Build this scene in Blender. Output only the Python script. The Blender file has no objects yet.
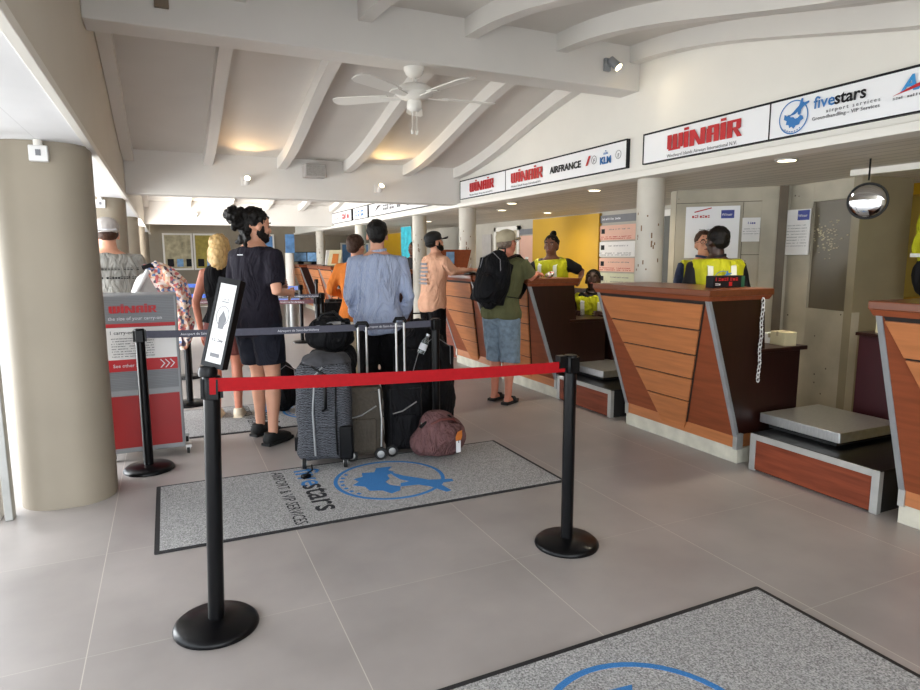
import bpy, bmesh, math, random
from mathutils import Vector, Matrix, noise
random.seed(7)
S = bpy.context.scene
COL = S.collection
PI = math.pi
V = Vector

# ------------------------------------------------------------------ camera
cd = bpy.data.cameras.new('camera'); cam = bpy.data.objects.new('camera', cd); COL.objects.link(cam)
cd.sensor_fit = 'HORIZONTAL'; cd.sensor_width = 36.0; cd.lens = 633.0 / 920 * 36.0
cd.clip_start = 0.05; cd.clip_end = 300
yaw, pit, roll = 0.43178, 0.14036, 0.00205
cam.matrix_world = Matrix.Translation((0, 0, 1.47)) @ Matrix.Rotation(-yaw, 4, 'Z') @ Matrix.Rotation(PI/2 - pit, 4, 'X') @ Matrix.Rotation(-roll, 4, 'Z')
S.camera = cam

# ------------------------------------------------------------------ light
S.view_settings.view_transform = 'Standard'; S.view_settings.look = 'None'
S.view_settings.gamma = 1; S.view_settings.use_curve_mapping = False
S.view_settings.exposure = 1.48
w = bpy.data.worlds.new('sky'); S.world = w; w.use_nodes = True
bg = w.node_tree.nodes['Background']; bg.inputs[0].default_value = (0.86, 0.93, 1.0, 1); bg.inputs[1].default_value = 1.7

def area(name, loc, size, size_y, rot, power, col=(1, 1, 1)):
    l = bpy.data.lights.new(name, 'AREA'); l.shape = 'RECTANGLE'; l.size = size; l.size_y = size_y
    l.energy = power; l.color = col
    o = bpy.data.objects.new(name, l); COL.objects.link(o); o.location = loc; o.rotation_euler = rot
    return o
def lamp_spot(name, loc, target, power, col, ang=1.2, blend=.8, rad=.04):
    l = bpy.data.lights.new(name, 'SPOT'); l.energy = power; l.color = col; l.spot_size = ang; l.spot_blend = blend; l.shadow_soft_size = rad
    o = bpy.data.objects.new(name, l); COL.objects.link(o); o.location = loc
    o.rotation_euler = (V(target) - V(loc)).to_track_quat('-Z', 'Y').to_euler()
    return o
# daylight through the open left side between the pillars, and through the open front behind the camera
area('daylight_side_opening', (-2.9, 6.0, 1.2), 26, 2.2, (0, -PI/2 + .0, 0), 860, (.96, .985, 1.0))
area('daylight_front_opening', (1.0, -3.4, 1.6), 6.5, 3.0, (PI/2, 0, 0), 30, (.97, .98, 1.0))
area('daylight_far_side_opening', (-1.0, 13.2, .95), 8.0, 1.7, (0, -PI/2 - .35, 0), 420, (1, .99, .97))
sun = bpy.data.lights.new('sun', 'SUN'); sun.energy = 4; sun.angle = .01; sun.color = (1, .97, .92)
so_ = bpy.data.objects.new('sun', sun); COL.objects.link(so_); so_.rotation_euler = (0, math.radians(28), 0)

# ------------------------------------------------------------------ materials
def srgb(r, g, b):
    f = lambda c: (c/255/12.92) if c/255 <= .04045 else ((c/255 + .055)/1.055)**2.4
    return (f(r), f(g), f(b), 1)
MATS = {}
def mat(name, rgb, rough=.6, metal=0, var=.08, scale=6, bump=0, spec=.5, stretch=(1, 1, 1), emit=None, es=1, detail=6, trans=0, alpha=1, coat=0):
    if name in MATS: return MATS[name]
    m = bpy.data.materials.new(name); m.use_nodes = True; nt = m.node_tree; N = nt.nodes; L = nt.links
    b = N['Principled BSDF']; c = srgb(*rgb)
    b.inputs['Roughness'].default_value = rough; b.inputs['Metallic'].default_value = metal
    b.inputs['Specular IOR Level'].default_value = spec
    b.inputs['Coat Weight'].default_value = coat
    b.inputs['Transmission Weight'].default_value = trans
    b.inputs['Alpha'].default_value = alpha
    tc = N.new('ShaderNodeTexCoord'); mp = N.new('ShaderNodeMapping'); mp.inputs['Scale'].default_value = stretch
    L.new(tc.outputs['Object'], mp.inputs[0])
    n = N.new('ShaderNodeTexNoise'); n.inputs['Scale'].default_value = scale; n.inputs['Detail'].default_value = detail
    L.new(mp.outputs[0], n.inputs['Vector'])
    r = N.new('ShaderNodeValToRGB'); r.color_ramp.elements[0].position = .3; r.color_ramp.elements[1].position = .7
    r.color_ramp.elements[0].color = tuple(x*(1-var) for x in c[:3]) + (1,); r.color_ramp.elements[1].color = tuple(min(1, x*(1+var)) for x in c[:3]) + (1,)
    L.new(n.outputs['Fac'], r.inputs[0]); L.new(r.outputs[0], b.inputs['Base Color'])
    if bump:
        bp = N.new('ShaderNodeBump'); bp.inputs['Strength'].default_value = bump; bp.inputs['Distance'].default_value = .01
        L.new(n.outputs['Fac'], bp.inputs['Height']); L.new(bp.outputs[0], b.inputs['Normal'])
    if emit:
        b.inputs['Emission Color'].default_value = srgb(*emit); b.inputs['Emission Strength'].default_value = es
    MATS[name] = m; return m

def math_node(N, L, op, a, b_=None, c_=None):
    n = N.new('ShaderNodeMath'); n.operation = op
    for i, x in enumerate((a, b_, c_)):
        if x is None: continue
        if isinstance(x, (int, float)): n.inputs[i].default_value = x
        else: L.new(x, n.inputs[i])
    return n.outputs[0]

def tile_mat():
    m = mat('floor_tile', (158, 151, 147), .33, var=.13, scale=2.2, detail=10); nt = m.node_tree; N = nt.nodes; L = nt.links
    b = N['Principled BSDF']; tc = N.new('ShaderNodeTexCoord'); sp = N.new('ShaderNodeSeparateXYZ'); L.new(tc.outputs['Object'], sp.inputs[0])
    def line(out, off, pitch):
        u = math_node(N, L, 'DIVIDE', math_node(N, L, 'SUBTRACT', out, off), pitch)
        fr = math_node(N, L, 'FRACT', u)
        d = math_node(N, L, 'ABSOLUTE', math_node(N, L, 'SUBTRACT', fr, .5))
        return math_node(N, L, 'GREATER_THAN', d, .5 - .0018/pitch), math_node(N, L, 'FLOOR', u)
    lx, fx = line(sp.outputs[0], -.355, .91); ly, fy = line(sp.outputs[1], 2.54, .905)
    g = math_node(N, L, 'MAXIMUM', lx, math_node(N, L, 'MULTIPLY', ly, .45))
    cb = N.new('ShaderNodeCombineXYZ'); L.new(fx, cb.inputs[0]); L.new(fy, cb.inputs[1])
    wn = N.new('ShaderNodeTexWhiteNoise'); L.new(cb.outputs[0], wn.inputs['Vector'])
    hs = N.new('ShaderNodeHueSaturation'); L.new(math_node(N, L, 'MULTIPLY_ADD', wn.outputs['Value'], .08, .96), hs.inputs['Value'])
    src = b.inputs['Base Color'].links[0].from_socket; L.new(src, hs.inputs['Color'])
    mx = N.new('ShaderNodeMix'); mx.data_type = 'RGBA'; L.new(g, mx.inputs['Factor']); L.new(hs.outputs[0], mx.inputs['A']); mx.inputs['B'].default_value = srgb(196, 189, 180)
    L.new(mx.outputs['Result'], b.inputs['Base Color'])
    n2 = N.new('ShaderNodeTexNoise'); n2.inputs['Scale'].default_value = 2.2; n2.inputs['Detail'].default_value = 5; L.new(tc.outputs['Object'], n2.inputs['Vector'])
    L.new(math_node(N, L, 'MULTIPLY_ADD', n2.outputs['Fac'], .22, .24), b.inputs['Roughness'])
    return m
def wood_mat(name, rgb, rough=.35, axis=1, var=.16):
    st = [14, 14, 14]; st[axis] = 1.2
    m = mat(name, rgb, rough, var=var, scale=2.2, stretch=tuple(st), detail=9, spec=.4); return m
def plank_mat(name, rgb, axis, pitch, rough=.6, dark=.55, var=.05, gap=.012):
    m = mat(name, rgb, rough, var=var, scale=3, detail=6); nt = m.node_tree; N = nt.nodes; L = nt.links; b = N['Principled BSDF']
    tc = N.new('ShaderNodeTexCoord'); sp = N.new('ShaderNodeSeparateXYZ'); L.new(tc.outputs['Object'], sp.inputs[0])
    u = math_node(N, L, 'DIVIDE', sp.outputs[axis], pitch); fr = math_node(N, L, 'FRACT', u)
    g = math_node(N, L, 'LESS_THAN', fr, gap/pitch)
    wn = N.new('ShaderNodeTexWhiteNoise'); wn.noise_dimensions = '1D'; L.new(math_node(N, L, 'FLOOR', u), wn.inputs['W'])
    hs = N.new('ShaderNodeHueSaturation'); L.new(math_node(N, L, 'MULTIPLY_ADD', wn.outputs['Value'], .14, .92), hs.inputs['Value'])
    L.new(b.inputs['Base Color'].links[0].from_socket, hs.inputs['Color'])
    mx = N.new('ShaderNodeMix'); mx.data_type = 'RGBA'; L.new(g, mx.inputs['Factor']); L.new(hs.outputs[0], mx.inputs['A'])
    c = srgb(*rgb); mx.inputs['B'].default_value = tuple(x*dark for x in c[:3]) + (1,)
    L.new(mx.outputs['Result'], b.inputs['Base Color']); return m
def concrete_mat(name, rgb, rough=.6):
    m = mat(name, rgb, rough, var=.16, scale=3.0, detail=10, bump=.15); nt = m.node_tree; N = nt.nodes; L = nt.links; b = N['Principled BSDF']
    tc = N.new('ShaderNodeTexCoord'); v = N.new('ShaderNodeTexVoronoi'); v.inputs['Scale'].default_value = 7; L.new(tc.outputs['Object'], v.inputs['Vector'])
    g = math_node(N, L, 'LESS_THAN', v.outputs['Distance'], .055)
    mx = N.new('ShaderNodeMix'); mx.data_type = 'RGBA'; L.new(g, mx.inputs['Factor']); L.new(b.inputs['Base Color'].links[0].from_socket, mx.inputs['A'])
    mx.inputs['B'].default_value = srgb(60, 55, 48); L.new(mx.outputs['Result'], b.inputs['Base Color']); return m
def weave_mat(name, c1, c2, scale, rough=.8, vert=False):
    m = bpy.data.materials.new(name); m.use_nodes = True; N = m.node_tree.nodes; L = m.node_tree.links; b = N['Principled BSDF']; b.inputs['Roughness'].default_value = rough
    tc = N.new('ShaderNodeTexCoord'); wv = N.new('ShaderNodeTexWave'); wv.wave_type = 'BANDS'; wv.bands_direction = 'X' if vert else 'Z'
    wv.inputs['Scale'].default_value = scale; wv.inputs['Distortion'].default_value = 6 if not vert else 2; wv.inputs['Detail'].default_value = 3; wv.inputs['Detail Scale'].default_value = 2
    L.new(tc.outputs['Object'], wv.inputs['Vector'])
    r = N.new('ShaderNodeValToRGB'); r.color_ramp.elements[0].position = .35; r.color_ramp.elements[1].position = .6
    r.color_ramp.elements[0].color = srgb(*c1); r.color_ramp.elements[1].color = srgb(*c2)
    L.new(wv.outputs['Fac'], r.inputs[0]); L.new(r.outputs[0], b.inputs['Base Color']); return m
def patch_mat(name, cols, scale, rough=.85):
    m = bpy.data.materials.new(name); m.use_nodes = True; N = m.node_tree.nodes; L = m.node_tree.links; b = N['Principled BSDF']; b.inputs['Roughness'].default_value = rough
    tc = N.new('ShaderNodeTexCoord'); v = N.new('ShaderNodeTexVoronoi'); v.inputs['Scale'].default_value = scale; L.new(tc.outputs['Object'], v.inputs['Vector'])
    r = N.new('ShaderNodeValToRGB'); r.color_ramp.interpolation = 'CONSTANT'
    sep = N.new('ShaderNodeSeparateColor'); L.new(v.outputs['Color'], sep.inputs[0]); L.new(sep.outputs[0], r.inputs[0])
    for i, c in enumerate(cols):
        e = r.color_ramp.elements[i] if i < 2 else r.color_ramp.elements.new(i/len(cols))
        e.position = i/len(cols); e.color = srgb(*c)
    L.new(r.outputs[0], b.inputs['Base Color']); return m
def carpet_mat():
    m = mat('carpet', (160, 159, 158), .95, var=.55, scale=150, bump=.5, detail=2, spec=.1); return m

M = dict(
 white=mat('white_paint', (226, 222, 214), .6, var=.03, scale=2),
 ceil=mat('ceiling_paint', (216, 212, 206), .7, var=.04, scale=1.5),
 fascia=mat('fascia_paint', (204, 197, 184), .7, var=.03, scale=1.2),
 pillar=mat('pillar_plaster', (148, 138, 122), .7, var=.05, scale=2.5, bump=.1),
 column=mat('column_paint', (196, 190, 178), .6, var=.07, scale=4),
 conc=concrete_mat('weathered_concrete', (176, 168, 150)),
 concd=mat('dark_painted_panel', (104, 96, 80), .35, var=.1, scale=3),
 black=mat('black_plastic', (7, 7, 9), .35, var=.15, scale=8),
 blackm=mat('black_powder_coat', (8, 8, 10), .28, var=.2, scale=9),
 rubber=mat('black_rubber', (14, 14, 14), .7),
 steel=mat('brushed_steel', (190, 190, 188), .38, metal=.9, var=.1, scale=20, stretch=(1, 8, 1)),
 alum=mat('aluminium_trim', (178, 178, 174), .45, metal=.6, var=.1, scale=10),
 alumd=mat('dull_aluminium', (146, 148, 150), .5, metal=.3, var=.08),
 kick=mat('painted_kick_plate', (196, 192, 176), .6, var=.14, scale=9),
 wood=wood_mat('orange_oak_slat', (178, 112, 68)),
 woodr=wood_mat('red_brown_wood', (130, 68, 42)),
 woodp=wood_mat('worn_plinth_wood', (122, 58, 36), .5, var=.3),
 woodd=wood_mat('dark_mahogany', (42, 18, 13), .35, axis=2),
 woodtop=wood_mat('counter_top_wood', (112, 62, 38), .28),
 gap=mat('shadow_gap_black', (22, 12, 8), .7),
 carpet=carpet_mat(), matedge=mat('mat_rubber_edge', (28, 28, 30), .7, var=.2, scale=60),
 blue=mat('logo_blue', (44, 112, 176), .6, var=.06), ink=mat('logo_black', (22, 22, 26), .6),
 bluem=mat('mat_print_blue', (66, 124, 184), .95, var=.25, scale=220, detail=2, spec=.1), inkm=mat('mat_print_black', (52, 52, 55), .95, var=.25, scale=220, detail=2, spec=.1),
 red=mat('logo_red', (180, 20, 28), .5), sign=mat('sign_white', (236, 236, 238), .4, var=.01, spec=.4),
 grey=mat('grey_print', (120, 120, 124), .6), belt=mat('red_webbing', (160, 10, 20), .65, var=.08, scale=50),
 beltg=mat('grey_webbing', (84, 84, 96), .7, var=.08, scale=50), beltm=mat('maroon_webbing', (92, 52, 58), .7, var=.08, scale=50),
 beltb=mat('blue_webbing', (30, 66, 140), .7, var=.08, scale=50), print=mat('white_print', (222, 222, 226), .6),
 yellow=mat('yellow_wall_paint', (196, 152, 18), .55, var=.05, scale=2),
 skin=mat('light_skin', (206, 150, 122), .5, var=.06, scale=12), skinr=mat('sunburnt_skin', (196, 124, 98), .5, var=.08, scale=12),
 skind=mat('brown_skin', (108, 68, 50), .45, var=.08, scale=12), skindd=mat('dark_brown_skin', (58, 36, 30), .42, var=.08, scale=12),
 hairb=mat('black_hair', (16, 12, 10), .55, var=.4, scale=70, bump=.6), hairbl=mat('blond_hair', (206, 170, 112), .5, var=.2, scale=60, stretch=(1, 1, .15), bump=.6),
 hairbr=mat('brown_hair', (62, 40, 28), .55, var=.3, scale=70, bump=.6), hairg=mat('grey_hair', (120, 104, 90), .6, var=.3, scale=70, bump=.5),
 lips=mat('lips', (150, 84, 74), .5), eyew=mat('eye_white', (150, 140, 130), .3), eyed=mat('eye_dark', (20, 14, 12), .2),
 paper=mat('paper', (226, 224, 222), .6, var=.02), navy=mat('dark_navy_jersey', (30, 27, 36), .85, var=.12, scale=14),
 shorts=mat('charcoal_cotton', (30, 31, 40), .85, var=.12, scale=14), trouser=mat('black_cotton', (13, 12, 15), .85, var=.15, scale=14),
 greytee=mat('grey_cotton', (158, 156, 150), .9, var=.1, scale=14), orange=mat('orange_cotton', (214, 122, 52), .85, var=.1, scale=14),
 peach=mat('peach_cotton', (228, 176, 146), .85, var=.06, scale=14), olive=mat('olive_cotton', (92, 92, 62), .85, var=.1, scale=14),
 denim=mat('faded_denim', (122, 138, 152), .85, var=.22, scale=22), hivis=mat('hi_vis_yellow', (188, 188, 36), .6, var=.08, scale=14),
 reflect=mat('reflective_tape', (226, 228, 216), .35), beige=mat('beige_cotton', (176, 164, 138), .9, var=.08, scale=18),
 ltgrey=mat('pale_grey_fabric', (176, 170, 166), .85, var=.08), cream=mat('cream_canvas', (214, 200, 176), .8),
 maroon=mat('mauve_canvas', (106, 76, 76), .85, var=.14, scale=16, bump=.3), tan=mat('tan_leather', (196, 112, 46), .5),
 olivecase=mat('brown_grey_nylon', (72, 66, 58), .8, var=.15, scale=50, bump=.3), blackn=mat('black_nylon', (14, 14, 17), .75, var=.25, scale=40, bump=.4),
 glass=mat('clear_plastic', (220, 230, 230), .1, trans=.9), convex=mat('convex_mirror_glass', (215, 215, 215), .04, metal=1, var=0),
 lampglow=mat('lamp_lens', (255, 240, 200), .4, emit=(255, 226, 170), es=9), downglow=mat('downlight_lens', (255, 240, 210), .4, emit=(255, 236, 196), es=5),
 pink=mat('pink_print_panel', (222, 176, 156), .6, var=.02), teal=mat('turquoise_cloth', (40, 160, 176), .7, var=.35, scale=9),
 screen=mat('pale_blue_leaflet', (120, 160, 200), .5, var=.3, scale=12),
 kraft=mat('pale_cardboard', (206, 196, 160), .8), purple=mat('sticker_blue', (48, 60, 140), .5),
 backwall=mat('far_wall_paint', (132, 122, 106), .7, var=.04), signred=mat('sign_panel_red', (150, 22, 22), .45, var=.05),
 ext=mat('outdoor_paving', (205, 205, 200), .8, var=.05, scale=2), khaki=mat('olive_poster_print', (160, 144, 60), .5, var=.25, scale=9),
 poster=mat('beach_poster_print', (170, 160, 130), .5, var=.4, scale=6, detail=2), bluepost=mat('sky_poster_print', (96, 140, 190), .5, var=.35, scale=5, detail=2),
)
M['tile'] = tile_mat()
M['slatceil'] = plank_mat('boarded_soffit', (214, 206, 194), 0, .14, .55, .5)
M['soffit'] = plank_mat('white_boarded_soffit', (232, 232, 234), 0, .3, .6, .8, .03, .006)
M['stripe'] = weave_mat('blue_white_fine_stripe', (112, 132, 176), (200, 206, 220), 34, .8, True)
M['zigzag'] = weave_mat('black_grey_zigzag_fabric', (30, 31, 34), (92, 94, 100), 30, .75)
M['floral'] = patch_mat('floral_scarf_print', [(208, 140, 116), (232, 216, 206), (226, 200, 190), (100, 120, 160), (196, 100, 100), (222, 190, 160), (96, 80, 90)], 48)
def fabricate(m, spec, folds=.9, sc=6):
    N = m.node_tree.nodes; L = m.node_tree.links; b = N['Principled BSDF']; b.inputs['Specular IOR Level'].default_value = spec
    tc = N.new('ShaderNodeTexCoord'); mp = N.new('ShaderNodeMapping'); mp.inputs['Scale'].default_value = (1.2, 1.2, .55); L.new(tc.outputs['Object'], mp.inputs[0])
    n = N.new('ShaderNodeTexNoise'); n.inputs['Scale'].default_value = sc; n.inputs['Detail'].default_value = 2.5; n.inputs['Distortion'].default_value = 1.6; L.new(mp.outputs[0], n.inputs['Vector'])
    bp = N.new('ShaderNodeBump'); bp.inputs['Strength'].default_value = folds; bp.inputs['Distance'].default_value = .06; L.new(n.outputs['Fac'], bp.inputs['Height']); L.new(bp.outputs[0], b.inputs['Normal'])
for k_ in ('navy', 'shorts', 'trouser', 'greytee', 'orange', 'peach', 'olive', 'denim', 'hivis', 'stripe', 'maroon', 'blackn', 'olivecase', 'zigzag'): fabricate(M[k_], .18, .9 if k_ not in ('olivecase', 'zigzag') else .4, 6 if k_ not in ('maroon',) else 12)
for k_ in ('black', 'blackm', 'belt', 'beltg', 'ink'): M[k_].node_tree.nodes['Principled BSDF'].inputs['Specular IOR Level'].default_value = .22
for k_ in ('woodtop', 'woodr', 'woodp'): M[k_].node_tree.nodes['Principled BSDF'].inputs['Specular IOR Level'].default_value = .22
for k_ in ('hairb', 'hairbr'): M[k_].node_tree.nodes['Principled BSDF'].inputs['Specular IOR Level'].default_value = .25
M['cans'] = patch_mat('printed_wrappers', [(220, 220, 200), (200, 60, 70), (140, 180, 70), (240, 240, 240), (60, 90, 60), (230, 190, 210)], 60)
M['ribpanel'] = plank_mat('ribbed_grey_panel', (122, 124, 128), 2, .012, .5, .75, .03, .003)

# ------------------------------------------------------------------ geometry kernel
def frame(d):
    d = V(d).normalized(); up = V((0, 0, 1)) if abs(d.z) < .95 else V((0, 1, 0))
    x = up.cross(d).normalized(); y = d.cross(x); return x, y, d
class MB:
    def __init__(s): s.v = []; s.f = []; s.mi = []; s.cur = 0
    def add(s, vs, fs):
        o = len(s.v); s.v += [V(p) for p in vs]; s.f += [[o+i for i in q] for q in fs]; s.mi += [s.cur]*len(fs); return s
    def box(s, x0, x1, y0, y1, z0, z1):
        return s.add([(x, y, z) for z in (z0, z1) for y in (y0, y1) for x in (x0, x1)], [(0, 2, 3, 1), (4, 5, 7, 6), (0, 1, 5, 4), (2, 6, 7, 3), (0, 4, 6, 2), (1, 3, 7, 5)])
    def hexa(s, p):  # 8 points as in box order
        return s.add(p, [(0, 2, 3, 1), (4, 5, 7, 6), (0, 1, 5, 4), (2, 6, 7, 3), (0, 4, 6, 2), (1, 3, 7, 5)])
    def rings(s, R, cap=True, closed=False):
        n = len(R[0]); vs = [p for r in R for p in r]; fs = []
        m = len(R)
        for i in range(m if closed else m-1):
            a = i*n; b = ((i+1) % m)*n
            for j in range(n): k = (j+1) % n; fs.append((a+j, a+k, b+k, b+j))
        if cap and not closed: fs.append(tuple(reversed(range(n)))); fs.append(tuple((m-1)*n+j for j in range(n)))
        return s.add(vs, fs)
    def tube(s, pts, r, n=10, cap=True):
        pts = [V(p) for p in pts]; rs = r if isinstance(r, (list, tuple)) else [r]*len(pts); R = []
        px = None
        for i, p in enumerate(pts):
            d = (pts[min(i+1, len(pts)-1)] - pts[max(i-1, 0)])
            if d.length < 1e-6: d = V((0, 0, 1))
            d.normalize()
            if px is None: x, y, _ = frame(d)
            else:
                x = (px - d*px.dot(d)); x = x.normalized() if x.length > 1e-4 else frame(d)[0]; y = d.cross(x)
            px = x
            R.append([p + x*rs[i]*math.cos(2*PI*j/n) + y*rs[i]*math.sin(2*PI*j/n) for j in range(n)])
        return s.rings(R, cap)
    def lathe(s, prof, c=(0, 0, 0), n=32, axis=2):
        R = []
        for r, h in prof:
            ring = []
            for j in range(n):
                a = 2*PI*j/n; q = [r*math.cos(a), r*math.sin(a), h]
                if axis == 0: q = [h, q[0], q[1]]
                if axis == 1: q = [q[1], h, q[0]]
                ring.append(V(c) + V(q))
            R.append(ring)
        return s.rings(R)
    def ell(s, c, r, rot=None, n=16, m=10):
        R = []
        c = V(c); rot = rot or Matrix.Identity(3)
        for i in range(1, m):
            t = PI*i/m; R.append([c + rot @ V((r[0]*math.sin(t)*math.cos(2*PI*j/n), r[1]*math.sin(t)*math.sin(2*PI*j/n), -r[2]*math.cos(t))) for j in range(n)])
        o = len(s.v); s.rings(R, cap=False)
        b = len(s.v); s.v += [c + rot @ V((0, 0, -r[2])), c + rot @ V((0, 0, r[2]))]
        for j in range(n):
            k = (j+1) % n; s.f.append([b, o+k, o+j]); s.f.append([b+1, o+(m-2)*n+j, o+(m-2)*n+k]); s.mi += [s.cur]*2
        return s
    def prism(s, poly, z0, z1, mtx=None):
        n = len(poly); mtx = mtx or Matrix.Identity(4)
        vs = [mtx @ V((x, y, z)) for z in (z0, z1) for x, y in poly]
        return s.add(vs, [tuple(reversed(range(n))), tuple(range(n, 2*n))] + [(i, (i+1) % n, n+(i+1) % n, n+i) for i in range(n)])
    def ring2d(s, cx, cy, r0, r1, z0, z1, mtx, n=48, sy=1.0):
        for a in range(n):
            t0, t1 = 2*PI*a/n, 2*PI*(a+1)/n
            s.prism([(cx+r0*math.cos(t0), cy+sy*r0*math.sin(t0)), (cx+r1*math.cos(t0), cy+sy*r1*math.sin(t0)), (cx+r1*math.cos(t1), cy+sy*r1*math.sin(t1)), (cx+r0*math.cos(t1), cy+sy*r0*math.sin(t1))], z0, z1, mtx)
        return s
    def xf(s, mtx, start=0):
        for i in range(start, len(s.v)): s.v[i] = mtx @ s.v[i]
        return s
    def mesh(s, name):
        me = bpy.data.meshes.new(name); me.from_pydata([tuple(p) for p in s.v], [], s.f)
        for p, k in zip(me.polygons, s.mi): p.material_index = k
        bm = bmesh.new(); bm.from_mesh(me); bmesh.ops.recalc_face_normals(bm, faces=bm.faces); bm.to_mesh(me); bm.free()
        return me
    def build(s, name, m, parent=None, smooth=False, bevel=0, label=None, loc=None):
        me = s.mesh(name)
        for q in (m if isinstance(m, (list, tuple)) else [m]): me.materials.append(q)
        o = bpy.data.objects.new(name, me); COL.objects.link(o)
        if smooth: smooth_mesh(me)
        if bevel:
            b = o.modifiers.new('b', 'BEVEL'); b.width = bevel; b.segments = 2; b.limit_method = 'ANGLE'
        if parent: o.parent = parent
        if loc is not None:
            o.location = loc
        if label: o['label'] = label
        return o
def smooth_mesh(me, ang=50):
    for p in me.polygons: p.use_smooth = True
    bm = bmesh.new(); bm.from_mesh(me); a = math.radians(ang)
    for e in bm.edges:
        if len(e.link_faces) == 2 and e.calc_face_angle(0) > a: e.smooth = False
    bm.to_mesh(me); bm.free()
def world_origin(o):
    """move a top-level mesh's origin to the middle of its underside"""
    me = o.data; xs = [v.co for v in me.vertices]
    c = V(((min(p.x for p in xs)+max(p.x for p in xs))/2, (min(p.y for p in xs)+max(p.y for p in xs))/2, min(p.z for p in xs)))
    for v in me.vertices: v.co -= c
    o.location = c
def T(o, label, cat, group=None):
    o['label'] = label; o['category'] = cat
    if group: o['group'] = group
    return o
def K(o): o['kind'] = 'structure'; return o
def thing(name, loc, label, cat, rz=0, group=None):
    o = bpy.data.objects.new(name, None); COL.objects.link(o); o.empty_display_size = .1
    o.location = loc; o.rotation_euler = (0, 0, rz); return T(o, label, cat, group)
def dup(root, loc, rz=None, label=None):
    r = root.copy(); COL.objects.link(r); r.location = loc
    if rz is not None: r.rotation_euler = (0, 0, rz)
    if label: r['label'] = label
    for ch in [o for o in bpy.data.objects if o.parent == root]:
        c = ch.copy(); COL.objects.link(c); c.parent = r
        for g in [o for o in bpy.data.objects if o.parent == ch]:
            d = g.copy(); COL.objects.link(d); d.parent = c
    return r
def organic(mb, voxel=.012, smooth=2, noise_amp=0, noise_scale=8, stretch=(1, 1, 1), shrink=0):
    me = mb.mesh('tmp'); o = bpy.data.objects.new('tmp', me); COL.objects.link(o)
    r = o.modifiers.new('r', 'REMESH'); r.mode = 'VOXEL'; r.voxel_size = voxel; r.use_smooth_shade = True
    if smooth: q = o.modifiers.new('s', 'SMOOTH'); q.factor = .5; q.iterations = smooth
    dg = bpy.context.evaluated_depsgraph_get(); dg.update(); e = o.evaluated_get(dg)
    out = bpy.data.meshes.new_from_object(e)
    bpy.data.objects.remove(o); bpy.data.meshes.remove(me)
    out.materials.clear()
    if noise_amp:
        ns = [v.normal.copy() for v in out.vertices]
        for v, n in zip(out.vertices, ns):
            p = V((v.co.x*stretch[0], v.co.y*stretch[1], v.co.z*stretch[2]))*noise_scale
            v.co += n*noise_amp*noise.noise(p)
    for p in out.polygons: p.use_smooth = True
    return out
def put(me, name, m, parent=None, label=None):
    if isinstance(m, (list, tuple)):
        for q in m: me.materials.append(q)
    else: me.materials.append(m)
    me.name = name; o = bpy.data.objects.new(name, me); COL.objects.link(o)
    if parent: o.parent = parent
    if label: o['label'] = label
    return o
def text_mesh(s, size, depth=.0015, bold=0, sx=1.0, align='LEFT', mtx=None, spacing=1.0, shear=0):
    c = bpy.data.curves.new('t', 'FONT'); c.body = s; c.size = size; c.extrude = depth; c.offset = bold; c.align_x = align; c.space_character = spacing; c.shear = shear
    c.resolution_u = 2
    o = bpy.data.objects.new('t', c); COL.objects.link(o)
    dg = bpy.context.evaluated_depsgraph_get(); dg.update(); me = bpy.data.meshes.new_from_object(o.evaluated_get(dg))
    bpy.data.objects.remove(o); bpy.data.curves.remove(c)
    me.materials.clear()
    me.transform(Matrix.Diagonal((sx, 1, 1, 1)))
    if mtx: me.transform(mtx)
    return me
def text(name, s, size, m, parent, mtx, **k):
    me = text_mesh(s, size, mtx=mtx, **k); return put(me, name, m, parent)
def greek(name, parent, mtx, wd, h, m, n=0, lines=1, gap=1.6):
    mb = MB(); n = n or max(3, int(wd/(h*.62)))
    for l in range(lines):
        for k in range(n):
            if random.random() < .14: continue
            x0 = wd*k/n; x1 = x0 + wd/n*.78; y0 = -l*h*gap; t = random.random()
            if t < .4: q = [(x0, y0), (x1, y0), (x1, y0+h*.35), (x0, y0+h*.35)]; q2 = [(x0, y0+h*.6), (x1, y0+h*.6), (x1, y0+h*.85), (x0, y0+h*.85)]; mb.prism(q2, 0, .0008, mtx)
            elif t < .7: q = [(x0, y0), (x0+(x1-x0)*.45, y0), (x0+(x1-x0)*.45, y0+h), (x0, y0+h)]
            else: q = [(x0, y0), (x1, y0), (x1, y0+h*.7), (x0, y0+h*.7)]
            mb.prism(q, 0, .0008, mtx)
    return mb.build(name, m, parent)
def basis(x, y, o):
    x = V(x).normalized(); y = V(y).normalized(); z = x.cross(y)
    return Matrix(((x.x, y.x, z.x, o[0]), (x.y, y.y, z.y, o[1]), (x.z, y.z, z.z, o[2]), (0, 0, 0, 1)))

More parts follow.
